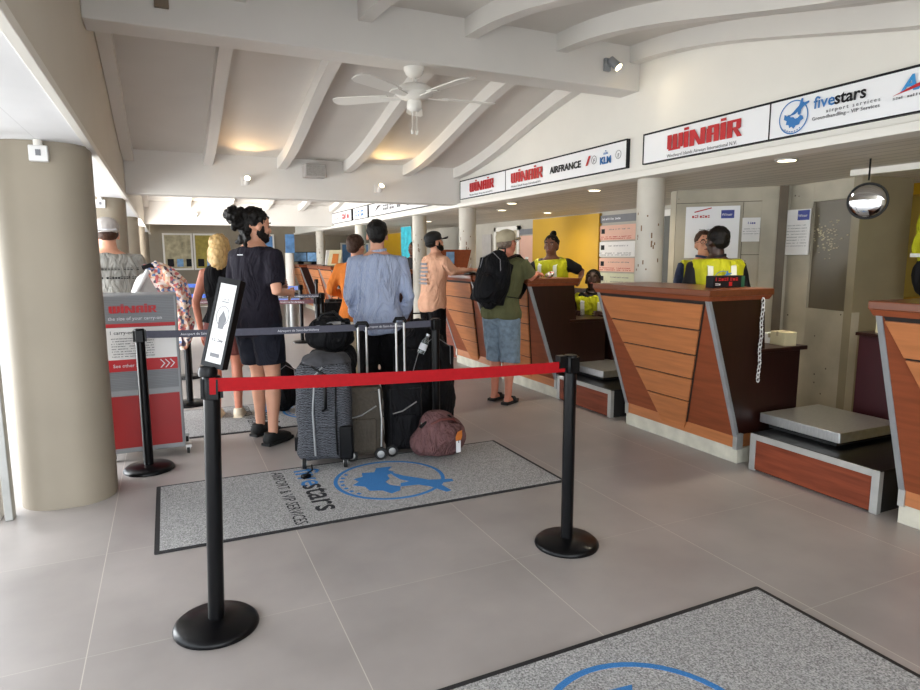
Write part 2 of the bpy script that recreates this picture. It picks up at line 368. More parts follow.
# ------------------------------------------------------------------ structure
XL, XR = -.355, 3.70
def ribz(y):
    d = abs(((y - 4.55 + 3.6) % 7.2) - 3.6)
    return 2.775 + .275*math.cos(PI*d/3.6)
YS, YE = -3.2, 20.2
K(MB().box(-2.9, 7.2, YS, YE, -.12, 0).build('floor', M['tile']))
ys = [YS + i*.2 for i in range(int((YE-YS)/.2)+1)]
R = [[V((XL, y, ribz(y)+.13)), V((XR, y, ribz(y)+.13)), V((XR, y, ribz(y)+.23)), V((XL, y, ribz(y)+.23))] for y in ys]
K(MB().rings(R).build('ceiling', mat('ceiling_board', (208, 203, 196), .75, var=.05, scale=1.2), smooth=True))
tn = [0]
def trim(mb, m, smooth=False, bevel=0):
    tn[0] += 1; return K(mb.build('trim_%d' % tn[0], m, smooth=smooth, bevel=bevel))
for x in (-.30, .505, 1.33, 2.13, 2.92, 3.64):
    R = [[V((x-.05, y, ribz(y))), V((x+.05, y, ribz(y))), V((x+.05, y, ribz(y)+.14)), V((x-.05, y, ribz(y)+.14))] for y in ys]
    trim(MB().rings(R), M['ceil'], True)
for y, z0, z1 in ((4.42, 2.83, 3.2), (8.0, 2.155, 2.66), (11.7, 2.83, 3.2), (15.2, 2.155, 2.66), (.9, 2.62, 2.72), (18.9, 2.83, 3.2)):
    trim(MB().box(XL, XR, y, y+.24, z0, z1), M['ceil'], bevel=.008)
K(MB().box(XR, XR+.14, YS, YE, 2.12, 3.3).build('wall_right', M['white']))
trim(MB().box(XR-.05, XR+.0, YS, YE, 2.118, 2.172), M['white'], bevel=.004)
K(MB().box(XL-.1, XL, YS, YE, 2.125, 3.3).build('wall_left', M['fascia']))
trim(MB().box(XL-.02, XL+.018, YS, YE, 2.085, 2.125), M['white'], bevel=.003)
trim(MB().box(-2.9, XL-.015, YS, YE, 2.095, 2.12), M['soffit'])
trim(MB().box(XR+.14, 7.2, YS, YE, 2.12, 2.2), M['slatceil'])
K(MB().box(-.9, 7.2, YE, YE+.15, 0, 3.3).build('wall_far', M['backwall']))
trim(MB().box(-2.9, -.9, YE, YE+.15, 0, 2.2), M['backwall'])
K(MB().box(1.6, 6.7, YS-.1, YS, 0, 2.12).build('wall_rear', M['white']))
# walls behind the counters
K(MB().box(6.05, 6.2, 5.6, YE, 0, 2.12).build('wall_behind_counters', mat('pale_grey_wall', (176, 170, 158), .6, var=.04)))
K(MB().box(6.7, 6.85, YS, 5.6, 0, 2.12).build('wall_far_right', mat('ochre_wall', (188, 160, 70), .6, var=.05)))
K(MB().hexa([(4.80,5.10,0),(6.05,6.15,0),(4.80,5.18,0),(6.05,6.23,0),(4.80,5.10,2.12),(6.05,6.15,2.12),(4.80,5.18,2.12),(6.05,6.23,2.12)]).build('wall_partition', M['conc']))
def panel(p0, p1, z0, z1, t=.08):
    a = V((p0[0], p0[1], 0)); b = V((p1[0], p1[1], 0)); n = -(b-a).cross(V((0, 0, 1))).normalized()*t
    P = []
    for z in (z0, z1):
        for off in (V((0, 0, 0)), n):
            for q in (a, b): P.append((q.x+off.x, q.y+off.y, z))
    return MB().hexa(P)
# weathered concrete, set at an angle
C0, C1, C2, C3, C4 = (4.76, 5.05), (5.44, 4.27), (5.42, 4.02), (5.30, 3.50), (5.86, 3.42)
K(panel(C0, C1, 0, 2.12).build('wall_concrete', M['conc']))
K(panel(C1, C2, 0, 2.12).build('wall_concrete_return', M['conc']))
K(panel(C2, C3, 1.95, 2.12).build('wall_concrete_lintel', M['conc']))
K(panel(C2, C3, 0.0, .98).build('wall_concrete_low', M['conc']))
K(panel((C2[0]+.03, C2[1]), (C3[0]+.03, C3[1]), .98, 1.95, .05).build('door_1', M['concd']))
K(panel(C3, C4, 0, 2.12).build('wall_concrete_right', mat('brown_grey_panel', (140, 130, 108), .4, var=.1, scale=3)))
trim(panel((4.87, 3.32), (4.95, 2.2), 2.075, 2.12, .05), M['white'])
# seams, post and low dark skirting of the concrete wall
d = (V((*C1, 0)) - V((*C0, 0)))
def onwall(t, off=-.006): # point along C0-C1
    n = d.cross(V((0, 0, 1))).normalized()
    p = V((*C0, 0)) + d*t - n*(-off); return p
def wallrect(t0, t1, z0, z1, th=.01):
    n = d.cross(V((0, 0, 1))).normalized(); a = V((*C0, 0)) + d*t0; b = V((*C0, 0)) + d*t1; P = []
    for z in (z0, z1):
        for off in (n*th, -n*.002):
            for q in (a, b): P.append((q.x+off.x, q.y+off.y, z))
    return MB().hexa(P)
trim(wallrect(.90, .975, 0, 2.12, .05), mat('bronze_post', (92, 78, 58), .5, var=.15))
trim(wallrect(.76, .90, 0, 2.12, .03), M['conc'])
for t0, t1, z0, z1 in ((.0, .9, 1.985, 1.99), (.6, .605, .9, 1.98), (.6, .76, 1.47, 1.475), (0, .9, .92, .927)):
    trim(wallrect(t0, t1, z0, z1, .004), mat('seam_dark', (70, 62, 50), .7))
trim(wallrect(0, 1.0, 0, .18, .03), mat('dark_skirting', (52, 36, 26), .5))
# yellow wall, doorway with white frame
K(MB().box(6.0, 6.05, 7.98, 9.9, .95, 2.10).build('wall_yellow', M['yellow']))
K(MB().box(6.0, 6.05, 7.98, 12.0, .0, .95).build('wall_dark_dado', mat('dark_brown_dado', (48, 30, 22), .5)))
K(MB().box(6.0, 6.05, 16.4, 18.9, .6, 2.10).build('wall_yellow_far', M['yellow']))
fr = MB(); fr.box(5.98, 6.05, 6.78, 6.88, 0, 2.06); fr.box(5.98, 6.05, 6.2, 6.3, 0, 2.06); fr.box(5.98, 6.05, 6.2, 6.88, 1.98, 2.06)
K(fr.build('door_2', M['white']))
K(MB().box(6.035, 6.049, 6.3, 6.78, 0, 1.98).build('door_3', mat('dark_opening_panel', (74, 74, 66), .5)))
# door frame post on the far left
trim(MB().box(-.905, -.865, 4.13, 4.21, 0, 2.1), M['alum'], bevel=.004)
trim(MB().box(-.99, -.93, 4.15, 4.25, 0, 2.1), M['white'], bevel=.004)
K(MB().box(-30, -2.9, -20, 60, -.16, -.04).build('ground', M['ext']))

# pillars on the left (rounded oblong)
def superring(cx, cy, hx, hy, r, z, n=8):
    out = []
    for qx, qy, a0 in ((1, 1, 0), (-1, 1, PI/2), (-1, -1, PI), (1, -1, 1.5*PI)):
        for i in range(n+1):
            a = a0 + PI/2*i/n; out.append(V((cx + qx*(hx-r) + r*math.cos(a), cy + qy*(hy-r) + r*math.sin(a), z)))
    return out
p0 = None
for k, (y, lab) in enumerate(((4.2, 'wide rounded taupe plaster pillar, nearest of the left row'), (7.85, 'taupe rounded pillar behind the man in the grey shirt'), (11.5, 'third taupe pillar back along the open left side'), (15.1, 'small distant taupe pillar, fourth along the open left side'), (18.6, 'farthest taupe pillar beside the far wall'))):
    if p0 is None:
        p0 = thing('pillar', (-.615, y+.25, 0), lab, 'pillar', group='pillars along the open left side')
        MB().rings([superring(0, 0, .25, .25, .2, 0), superring(0, 0, .25, .25, .2, 2.1)]).build('shaft', M['pillar'], p0, smooth=True)
    else: dup(p0, (-.615, y+.25, 0), label=lab)
for k, (y, lab) in enumerate(((4.185, 'small white alarm box at the top of the nearest wide pillar'), (7.835, 'small white alarm box on the pillar behind the capped man'))):
    b = thing('alarm_box', (-.59, y, 1.98), lab, 'alarm', group='alarm boxes on the pillars')
    MB().box(-.045, .045, -.03, .015, 0, .085).build('housing', M['paper'], b, bevel=.006)
    MB().lathe([(.022, .085), (.022, .12)], (0, -.01, 0), 12).build('conduit', M['white'], b)
    MB().box(-.012, .012, -.033, -.029, .03, .062).build('mark', M['grey'], b)
# round columns by the counters
c0 = None
for x, y, lab in ((3.87, 4.42, 'pale round column beside the counter with the hi-vis staff'), (3.85, 8.1, 'pale round column behind the man in the peach shirt'), (3.85, 9.95, 'pale round column just left of the black-capped man'), (3.85, 13.47, 'pale round column to the left of the blue-shirted man'), (3.85, 17.4, 'farthest pale round column above the distant counters')):
    if c0 is None:
        c0 = thing('round_column', (x, y, 0), lab, 'column', group='round columns along the counters')
        MB().lathe([(.118, 0), (.118, 2.12)], n=28).build('shaft', M['column'], c0, smooth=True)
        r_ = MB()
        for q in range(16):
            a = random.uniform(PI*.9, PI*1.6); z = random.uniform(1.3, 1.9); wz = random.uniform(.01, .05)
            r_.prism([(.1195*math.cos(a), .1195*math.sin(a)), (.1195*math.cos(a+.1), .1195*math.sin(a+.1)), (.117*math.cos(a+.05), .117*math.sin(a+.05))], z, z+wz)
        r_.build('paint_chips', mat('rust_chip', (120, 92, 66), .8), c0)
    else: dup(c0, (x, y, 0), label=lab)

# ------------------------------------------------------------------ ceiling fittings
def spotlamp(loc, lab, aim, m, power, target, col):
    o = thing('spot_lamp', loc, lab, 'lamp', group='spot lamps on the beams')
    MB().box(-.03, .03, -.03, 0, -.05, .05).build('bracket', m, o, bevel=.006)
    dd = V(aim).normalized(); p = V((0.03, -.07, 0))
    MB().tube([p - dd*.05, p + dd*.05], [.03, .036], 14).build('lamp_head', m, o, smooth=True)
    MB().tube([p + dd*.05, p + dd*.053], .03, 14).build('lens', M['lampglow'], o)
    MB().tube([(0, -.02, 0), p], .012, 8).build('arm', m, o)
    if power: lamp_spot('spot_lamp_light', V(loc) + p + dd*.06, target, power*.9, col, 1.7)
spotlamp((.89, 8.0, 2.34), 'white spot lamp on the far low beam, above the man in navy', (0, -.6, .35), M['ceil'], 9, (.95, 6.7, 2.9), (1, .62, .28))
spotlamp((2.51, 8.0, 2.32), 'white spot lamp on the low beam left of the winair board', (.1, -.6, .45), M['ceil'], 12, (2.55, 6.8, 2.8), (1, .68, .30))
spotlamp((3.35, 4.42, 3.0), 'grey spot lamp at the right end of the near ridge beam', (.3, -.5, -.6), M['alumd'], 1.5, (4.0, 2.5, 1.5), (1, .85, .6))
spotlamp((.62, 15.2, 2.34), 'tiny distant spot lamp on the far white beam, left one', (0, -.6, .35), M['ceil'], 3, (.8, 13.9, 2.9), (1, .9, .7))
spotlamp((1.95, 15.2, 2.34), 'tiny distant spot lamp on the far white beam, right one', (0, -.6, .35), M['ceil'], 3, (2.1, 13.9, 2.9), (1, .9, .7))
sp = thing('loudspeaker', (1.70, 7.93, 2.46), 'small pale box loudspeaker on top of the far low beam', 'loudspeaker')
MB().box(-.13, .13, -.12, .05, -.055, .10).build('cabinet', M['ltgrey'], sp, bevel=.01)
MB().box(-.11, .11, -.126, -.12, -.04, .085).build('grille', mat('speaker_grille', (150, 146, 140), .7, var=.2, scale=90), sp)
bb = T(MB().box(.03, .11, 4.385, 4.42, 2.94, 3.02).build('junction_box', mat('brown_box', (120, 106, 88), .6), bevel=.004), 'small brown junction box on the near ridge beam, top left', 'junction box')
world_origin(bb)
# fan
F = thing('ceiling_fan', (1.735, 4.56, 2.835), 'white five-blade ceiling fan hanging from the near ridge beam', 'fan')
MB().lathe([(.075, 0), (.075, -.02), (.06, -.055), (.03, -.075)], n=24).build('canopy', M['white'], F, smooth=True)
MB().lathe([(.014, -.07), (.014, -.14)], n=12).build('downrod', M['white'], F, smooth=True)
MB().lathe([(.03, -.115), (.10, -.13), (.135, -.155), (.14, -.19), (.11, -.215), (.05, -.235)], n=28).build('motor', M['white'], F, smooth=True)
sh = MB().lathe([(.05, -.235), (.055, -.25), (.055, -.29), (.035, -.31), (.01, -.315)], n=20).build('switch_housing', M['white'], F, smooth=True)
for sx in (-.018, .018):
    ch = MB().tube([(sx, 0, -.31), (sx, 0, -.44)], .0025, 6).build('pull_chain', M['white'], F)
    MB().lathe([(.004, -.44), (.011, -.45), (.009, -.475)], (sx, 0, 0), 10).build('chain_knob', M['white'], ch)
for k in range(5):
    a = math.radians(-75 + 72*k); ca, sa = math.cos(a), math.sin(a); rt = Matrix.Rotation(a, 4, 'Z') @ Matrix.Rotation(math.radians(10), 4, 'X')
    poly = [(.20, -.045), (.30, -.058), (.58, -.07), (.63, -.05), (.645, 0), (.63, .05), (.58, .07), (.30, .058), (.20, .045)]
    bl = MB().prism(poly, -.004, .004, Matrix.Translation((0, 0, -.205)) @ rt).build('blade', M['white'], F, bevel=.002)
    MB().prism([(.09, -.02), (.16, -.03), (.25, -.04), (.27, 0), (.25, .04), (.16, .03), (.09, .02)], -.012, -.005, Matrix.Translation((0, 0, -.205)) @ rt).build('blade_bracket', M['white'], bl)
# recessed downlights
for x, y, lab in ((3.93, 3.14, 'recessed round downlight under the fivestars board'), (3.95, 5.34, 'recessed round downlight right of the yellow wall'), (3.98, 7.07, 'recessed round downlight nearest the peach-shirted man'), (4.44, 8.18, 'recessed round downlight farther back, left pair'), (5.35, 8.4, 'small recessed downlight before the yellow wall'), (4.6, 11.4, 'recessed downlight above the turquoise cloth'), (4.2, 10.9, 'recessed downlight beside the third column')):
    o = thing('downlight', (x, y, 2.12), lab, 'downlight', group='downlights in the boarded soffit')
    MB().lathe([(.075, .0), (.075, -.008), (.06, -.010), (.06, 0)], n=24).build('ring', M['alum'], o)
    MB().lathe([(.058, -.001), (.058, -.006)], n=24).build('lens', M['downglow'], o)
    lamp_spot('downlight_light', (x, y, 2.10), (x+.4, y, 0), 22 if y < 6 else 14, (1, .88, .68), 2.6, .9, .05)

# ------------------------------------------------------------------ signs
def signmtx(y, z, x=3.662): return basis((0, -1, 0), (0, 0, 1), (x, y, z))
def winair(parent, y, z, wd, sub=True, mtxf=signmtx, m=None, name='lettering'):
    """condensed blocky capitals with two raised dotted i's"""
    mb = MB(); m_ = mtxf(y, z); h = wd*.165; u = wd/26.3; lv = [.0008]
    def up(): lv[0] += .00012; return lv[0]
    def st(x, w_, y0, y1): mb.prism([(x*u, y0*h), ((x+w_)*u, y0*h), ((x+w_)*u, y1*h), (x*u, y1*h)], 0, up(), m_)
    def sl(x0, x1, w_, y0, y1): mb.prism([(x0*u, y0*h), ((x0+w_)*u, y0*h), ((x1+w_)*u, y1*h), (x1*u, y1*h)], 0, up(), m_)
    st(0, 1.75, .12, 1); st(2.2, 1.75, 0, 1); st(4.4, 1.75, .12, 1); sl(.9, .2, 1.3, 0, .2); st(.6, 4.6, 0, .13)      # W
    st(6.5, 1.75, 0, 1); st(6.5, 1.75, 1.08, 1.24)                                                            # i
    st(8.7, 1.75, 0, 1); sl(12.0, 8.9, 1.5, 0, 1); st(12.6, 1.75, 0, 1)                                        # N
    st(14.8, 1.75, 0, .85); st(17.3, 1.75, 0, 1); st(15.2, 3.4, .84, 1); st(15, 3, .42, .54)                   # A
    st(19.5, 1.75, 0, 1); st(19.5, 1.75, 1.08, 1.24)                                                          # i
    st(21.7, 1.75, 0, 1); st(21.7, 4.2, .86, 1); st(24.6, 1.4, .5, 1); st(21.7, 4.0, .44, .57); sl(25.1, 23.6, 1.4, 0, .46)  # R
    mb.build(name, m or M['red'], parent)
    if sub: text('small_lettering', 'Windward Islands Airways International N.V.', wd*.052, M['grey'], parent, mtxf(y, z - wd*.085), depth=.0008)
def emblem(parent, mf, cx, cy, r, m, th=.002):
    mb = MB(); X = mf
    mb.ring2d(cx, cy, r*.93, r, 0, th, X)
    isl = [(-.62, .25), (-.45, .12), (-.3, .2), (-.2, .02), (0, .0), (.12, -.12), (.3, -.1), (.45, .05), (.62, -.02), (.7, -.2), (.5, -.3), (.42, -.5), (.2, -.52), (.05, -.7), (-.08, -.55), (-.25, -.6), (-.3, -.42), (-.5, -.38), (-.45, -.15), (-.66, -.05)]
    mb.prism([(cx+x*r, cy+y*r) for x, y in isl], 0, th, X)
    pl = [(-.35, .1), (-.05, .28), (.2, .5), (.35, .62), (.48, 1.02), (.6, 1.0), (.58, .72), (1.0, .78), (1.02, .68), (.66, .52), (.5, .36), (.45, .05), (.3, .1), (.28, .28), (.1, .16), (-.1, .12)]
    mb.prism([(cx+x*r, cy+y*r) for x, y in pl], 0, th*1.05, X)
    for k in range(7):
        a = math.radians(232 + k*12); mb.prism([(cx+.82*r*math.cos(a+q), cy+.82*r*math.sin(a+q)) for q in (-.04, .04)] + [(cx+.89*r*math.cos(a+q), cy+.89*r*math.sin(a+q)) for q in (.04, -.04)], 0, th, X)
    mb.build('emblem', m, parent)
def board(y1, y0, z0, z1, lab, splits=()):
    zm = lambda z: 2.225 + (z-2.19)*.84
    z0, z1 = zm(z0), 2.45
    o = thing('sign_board', (3.70, (y0+y1)/2, z0), lab, 'sign')
    L_ = (y1-y0)/2; h = z1-z0
    MB().box(-.03, 0, -L_, L_, 0, h).build('panel', M['sign'], o)
    f = MB(); t = .008
    f.box(-.036, 0, -L_-t, L_+t, -t, 0); f.box(-.036, 0, -L_-t, L_+t, h, h+t*1.6); f.box(-.036, 0, -L_-t, -L_, 0, h); f.box(-.036, 0, L_, L_+t, 0, h)
    for s in splits: f.box(-.034, -.03, s-(y0+y1)/2-.004, s-(y0+y1)/2+.004, 0, h)
    f.build('frame', M['ink'], o)
    off = V((3.70, (y0+y1)/2, z0))
    return o, (lambda y, z: Matrix.Translation(-off) @ signmtx(y, zm(z)))
o, mf = board(7.94, 4.52, 2.19, 2.455, 'long white airline board over the far counters, airfrance and klm lettering', (6.68,))
winair(o, 7.64, 2.265, .68, mtxf=mf); winair(o, 6.54, 2.265, .68, mtxf=mf)
text('lettering', 'AIRFRANCE', .092, M['ink'], o, mf(5.72, 2.285), sx=1.12, bold=.002)
MB().prism([(0, 0), (.03, 0), (.075, .085), (.045, .085)], 0, .002, mf(5.1, 2.285)).build('slash', M['red'], o)
for y in (4.97, 4.62):
    MB().ring2d(0, .04, .034, .038, 0, .002, mf(y, 2.285), 20).build('round_logo', M['grey'], o)
    text('small_lettering', 'F', .05, M['grey'], o, mf(y+.012, 2.305))
text('lettering', 'KLM', .085, M['blue'], o, mf(4.885, 2.27), bold=.003)
cr = MB(); cm = mf(4.80, 2.365)
for k in (-2, -1, 0, 1, 2): cr.ring2d(k*.012, .012, 0.0, .0045, 0, .002, cm, 8)
cr.prism([(-.03, 0), (.03, 0), (.035, .006), (-.035, .006)], 0, .002, cm); cr.ring2d(0, .03, 0, .006, 0, .002, cm, 8); cr.build('crown_logo', M['blue'], o)
o, mf = board(4.30, -.6, 2.19, 2.475, 'long white airline board over the near counters, fivestars emblem', (3.08,))
winair(o, 4.02, 2.262, .72, mtxf=mf)
emblem(o, mf(2.90, 2.318), 0, 0, .103, M['blue'], .0012)
text('lettering', 'five', .100, M['blue'], o, mf(2.765, 2.345), bold=.001, depth=.0008)
text('lettering', 'stars', .100, M['ink'], o, mf(2.632, 2.345), bold=.002, depth=.0008)
text('small_lettering', 'airport services', .032, M['grey'], o, mf(2.68, 2.30), spacing=1.5)
text('small_lettering', 'Groundhandling - VIP Services', .03, M['grey'], o, mf(2.77, 2.262), spacing=1.1)
text('lettering', 'AA', .115, mat('light_logo_blue', (50, 140, 200), .5), o, mf(2.25, 2.325), bold=.003, shear=.25, depth=.0008)
greek('small_lettering', o, mf(2.29, 2.285), .3, .014, M['grey'], 20)
MB().prism([(0, .0), (.28, .05), (.28, .065), (.12, .04)], 0, .003, mf(2.29, 2.31)).build('swoosh', M['red'], o)
o, mf = board(15.3, 13.5, 2.19, 2.42, 'small white airline board, farthest left above the distant counters')
greek('lettering', o, mf(15.1, 2.28), .6, .05, M['ltgrey'], 9); greek('red_lettering', o, mf(14.3, 2.26), .6, .12, M['red'], 9)
o, mf = board(13.35, 12.3, 2.19, 2.42, 'pale blue lettered board between the two distant white boards')
greek('lettering', o, mf(13.15, 2.25), .7, .13, M['blue'], 7)
o, mf = board(12.2, 8.6, 2.19, 2.42, 'distant white board with a dark bird logo, left of the low beam')
greek('lettering', o, mf(11.3, 2.27), 1.4, .11, M['grey'], 11); MB().prism([(0, 0), (.35, .1), (.5, .13), (.3, .13), (.1, .03)], 0, .003, mf(11.9, 2.24)).build('bird_logo', M['ink'], o)

# ------------------------------------------------------------------ mats
def floor_mat(x0, y0, lab):
    L_, W_ = 2.44, 1.02
    o = thing('logo_mat', (x0+L_/2, y0+W_/2, 0), lab, 'mat', group='printed logo mats')
    MB().rings([superring(0, 0, L_/2, W_/2, .01, .0, 3), superring(0, 0, L_/2, W_/2, .01, .006, 3)]).build('rubber_edge', M['matedge'], o)
    MB().box(-L_/2+.025, L_/2-.025, -W_/2+.025, W_/2-.025, .004, .009).build('carpet_pile', M['carpet'], o)
    mf = lambda x, y: basis((0, -1, 0), (1, 0, 0), (x-L_/2, y-W_/2, .009))
    emblem(o, mf(1.40, .52), 0, 0, .365, M['bluem'], .001)
    text('lettering', 'five', .235, M['bluem'], o, mf(.85, .95), bold=.002, depth=.0006, sx=1.05)
    text('lettering', 'stars', .235, M['inkm'], o, mf(.85, .645), bold=.003, depth=.0006, sx=1.05)
    text('lettering', 'AIRPORT & VIP SERVICES', .105, M['inkm'], o, mf(.70, .96), sx=.80, depth=.0006)
    return o
floor_mat(-.14, 3.33, 'grey fivestars mat lying under the row of suitcases')
m2_ = floor_mat(-.12, .81, 'grey carpet mat cut off by the bottom edge of the picture'); m2_.rotation_euler = (0, 0, .018)
floor_mat(-.12, 5.45, 'grey printed mat behind the man in navy, mostly hidden by legs')

# ------------------------------------------------------------------ stanchions
def stanchion(x, y, lab, h=.98, collar=True):
    o = thing('stanchion', (x, y, 0), lab, 'stanchion', group='black belt stanchions')
    MB().lathe([(.162, 0), (.164, .008), (.160, .018), (.146, .030), (.06, .038), (.04, .042)], n=40).build('base', M['blackm'], o, smooth=True)
    MB().lathe([(.031, .03), (.031, h-.09)], n=24).build('post', M['blackm'], o, smooth=True)
    hd = MB().lathe([(.032, h-.09), (.034, h-.085), (.034, h-.006), (.030, h)], n=24).build('head', M['black'], o, smooth=True)
    for a in (0, 1, 2, 3):
        rt = Matrix.Rotation(a*PI/2, 4, 'Z'); MB().box(.030, .040, -.020, .020, h-.085, h-.01).xf(rt).build('belt_slot', M['black'], hd)
    return o
def beltpart(o, p0, p1, z0, z1, m, h=.05, txt=True, n=12, sag=.01):
    a = V((p0[0]-o.location.x, p0[1]-o.location.y, 0)); b = V((p1[0]-o.location.x, p1[1]-o.location.y, 0)); dd = (b-a).normalized(); nn = V((-dd.y, dd.x, 0))*.0012
    R = []
    for i in range(n+1):
        t = i/n; p = a.lerp(b, t); z = z0 + (z1-z0)*t - sag*4*t*(1-t)
        R.append([p-nn+V((0, 0, z-h/2)), p+nn+V((0, 0, z-h/2)), p+nn+V((0, 0, z+h/2)), p-nn+V((0, 0, z+h/2))])
    bt = MB().rings(R).build('belt', m, o)
    L_ = (b-a).length
    if txt:
        xa = dd if dd.x > 0 else -dd
        for t in (.18, .5, .82):
            p = a.lerp(b, t) + V((0, 0, z0+(z1-z0)*t - sag*4*t*(1-t) - .009)); side = -1 if xa.cross(V((0, 0, 1))).y > 0 else 1
            mx = basis(xa, (0, 0, 1), p + (xa.cross(V((0, 0, 1))))*.002)
            text('small_lettering', 'Aéroport de Saint-Barthélemy', .024, M['print'], bt, mx, align='CENTER', depth=.0004)
    return bt
fl = stanchion(.098, 2.55, 'black stanchion holding the tilted notice, left front', 1.02)
fl.rotation_euler = (0, math.radians(1.9), 0)
beltpart(fl, (.105, 2.515), (1.745, 2.56), .990, .985, M['belt'], .052, False)
MB().box(-.01, .012, -.045, -.034, .955, 1.018).build('belt_buckle', M['belt'], fl)
fr_ = stanchion(1.785, 2.57, 'black stanchion at the right end of the red belt', .985)
MB().box(-.075, -.036, -.022, .022, .925, .985).build('belt_clip', M['black'], fr_)
s3 = stanchion(-.19, 4.76, 'black stanchion standing in front of the carry-on gauge', .985)
s4 = stanchion(1.89, 4.56, 'black stanchion behind the mauve duffel bag', .985)
beltpart(s3, (-.15, 4.75), (1.85, 4.56), .945, .945, M['beltg'], .05, True)
s5 = stanchion(.14, 6.75, 'black stanchion just right of the carry-on gauge, behind it', .985)
s6 = stanchion(.19, 8.3, 'black stanchion second in the line back from the gauge', .985)
s7 = stanchion(1.62, 7.6, 'black stanchion holding the maroon belt near the orange sleeve', .985)
beltpart(s6, (.21, 8.28), (1.60, 7.62), .93, .93, M['beltm'], .05, True)
s8 = stanchion(1.85, 8.4, 'black stanchion behind the black holdall, left of the orange sleeve', .985)
s9 = stanchion(1.07, 8.6, 'black stanchion seen past the navy-shirted man arm', .985)
beltpart(s9, (1.1, 8.6), (1.83, 8.4), .95, .95, M['beltg'], .05, True)
s10 = stanchion(.22, 12.9, 'distant stanchion where the left blue belts start', .985)
s11 = stanchion(2.05, 10.9, 'distant stanchion at the end of the blue belts', .985)
s12 = stanchion(2.85, 13.4, 'distant stanchion in front of the far counters', .985)
s13 = stanchion(1.2, 12.6, 'distant stanchion between the blue belts', .985)
for z in (.93, .74): beltpart(s10, (.25, 12.9), (1.17, 12.6), z, z, M['beltb'], .07, False)
for z in (.93, .74): beltpart(s11, (2.02, 10.9), (1.23, 12.58), z, z, M['beltb'], .07, False)
s14 = stanchion(1.3, 11.2, 'distant stanchion beside the steel bins', .985)
# tilted notice on the front stanchion
nt_ = thing('notice_holder', (.120, 2.55, 1.02), 'tilted black framed notice on top of the front stanchion', 'notice')
MB().lathe([(.034, 0), (.036, .015), (.03, .035)], n=20).build('collar', M['black'], nt_, smooth=True)
mx = Matrix.Translation((.018, 0, .03)) @ Matrix.Rotation(math.radians(12), 4, 'Y') @ Matrix.Rotation(math.radians(-47), 4, 'Z') @ Matrix.Rotation(math.radians(-3), 4, 'X')
def rbox(x0, x1, y0, y1, z0, z1, mtx): return MB().box(x0, x1, y0, y1, z0, z1).xf(mtx)
NW, NH = .082, .345
rbox(-NW/2-.008, NW/2+.008, .0, .030, 0, NH, mx).build('frame', M['black'], nt_, bevel=.005)
e_ = MB()
for q in ((-NW/2-.012, -NW/2, 0, NH), (NW/2, NW/2+.012, 0, NH), (-NW/2, NW/2, 0, .018), (-NW/2, NW/2, NH-.022, NH)): e_.box(q[0], q[1], -.008, .002, q[2], q[3])
e_.xf(mx).build('rim', M['blackm'], nt_)
rbox(-NW/2, NW/2, -.003, .0, .018, NH-.022, mx).build('sheet', M['paper'], nt_)
pm = mx @ basis((1, 0, 0), (0, 0, 1), (0, -.0035, 0))
greek('small_lettering', nt_, pm @ Matrix.Translation((-.018, .262, 0)), .036, .005, M['grey'], 7, 2, 2)
greek('small_lettering', nt_, pm @ Matrix.Translation((-.026, .10, 0)), .052, .012, M['grey'], 6)
hm = MB(); hm.ring2d(0, .20, .028, .030, 0, .0008, pm, 24, 1.3); hm.ring2d(.004, .185, .014, .016, 0, .0008, pm, 20); hm.prism([(-.012, .15), (.012, .15), (.02, .19), (0, .22), (-.016, .19)], 0, .0006, pm)
hm.build('icon', M['grey'], nt_)
MB().prism([(-.022, .04), (.022, .04), (.022, .055), (-.022, .055)], 0, .0008, pm).build('stamp', M['grey'], nt_)

# ------------------------------------------------------------------ carry-on gauge
G = thing('carry_on_gauge', (-.19, 5.02, 0), 'grey and red carry-on size gauge stand beside the wide pillar', 'sign stand')
MB().box(-.26, .245, 0, .36, .06, 1.2).build('box', M['alumd'], G, bevel=.01)
MB().box(-.24, .225, -.006, 0, .52, 1.19).build('header_panel', M['ribpanel'], G)
MB().box(-.24, .225, -.008, 0, .10, .48).build('red_panel', M['signred'], G)
MB().box(-.24, .225, -.012, -.006, .975, 1.0).build('stripe', M['red'], G)
MB().box(-.24, .225, -.012, -.006, .66, .745).build('red_band', M['red'], G)
MB().box(-.24, .225, -.011, -.006, .745, .972).build('notice', M['paper'], G)
gm = lambda x, z: basis((1, 0, 0), (0, 0, 1), (x, -.013, z))
winair(G, -.19, 1.075, .30, sub=False, mtxf=lambda y, z: gm(y, z))
text('lettering', 'the size of your carry-on', .034, M['print'], G, gm(-.20, 1.025), depth=.0005)
text('lettering', '1 carry-on +', .036, M['ink'], G, gm(-.2, .925), depth=.0005)
greek('small_lettering', G, gm(-.19, .892), .27, .007, M['ink'], 34, 8, 2.6)
text('lettering', 'See other side', .034, M['print'], G, gm(-.19, .69), depth=.0005)
cv = MB()
for k in range(3):
    x = .11+.032*k; cv.prism([(x, 0), (x+.008, 0), (x+.034, .03), (x+.008, .06), (x, .06), (x+.026, .03)], 0, .001, gm(0, .672))
cv.build('chevrons', M['print'], G)
for x in (-.22, .27):
    for y in (.03, .33):
        w_ = MB().lathe([(.012, -.02), (.028, -.018), (.028, .0), (.012, .002)], (x, y, .028), 16, axis=0).build('caster', M['rubber'], G)
        MB().box(x-.024, x+.006, y-.008, y+.008, .028, .075).build('caster_fork', M['steel'], w_)
MB().box(.245, .285, -.01, .08, .055, .075).build('foot_bracket', M['steel'], G)

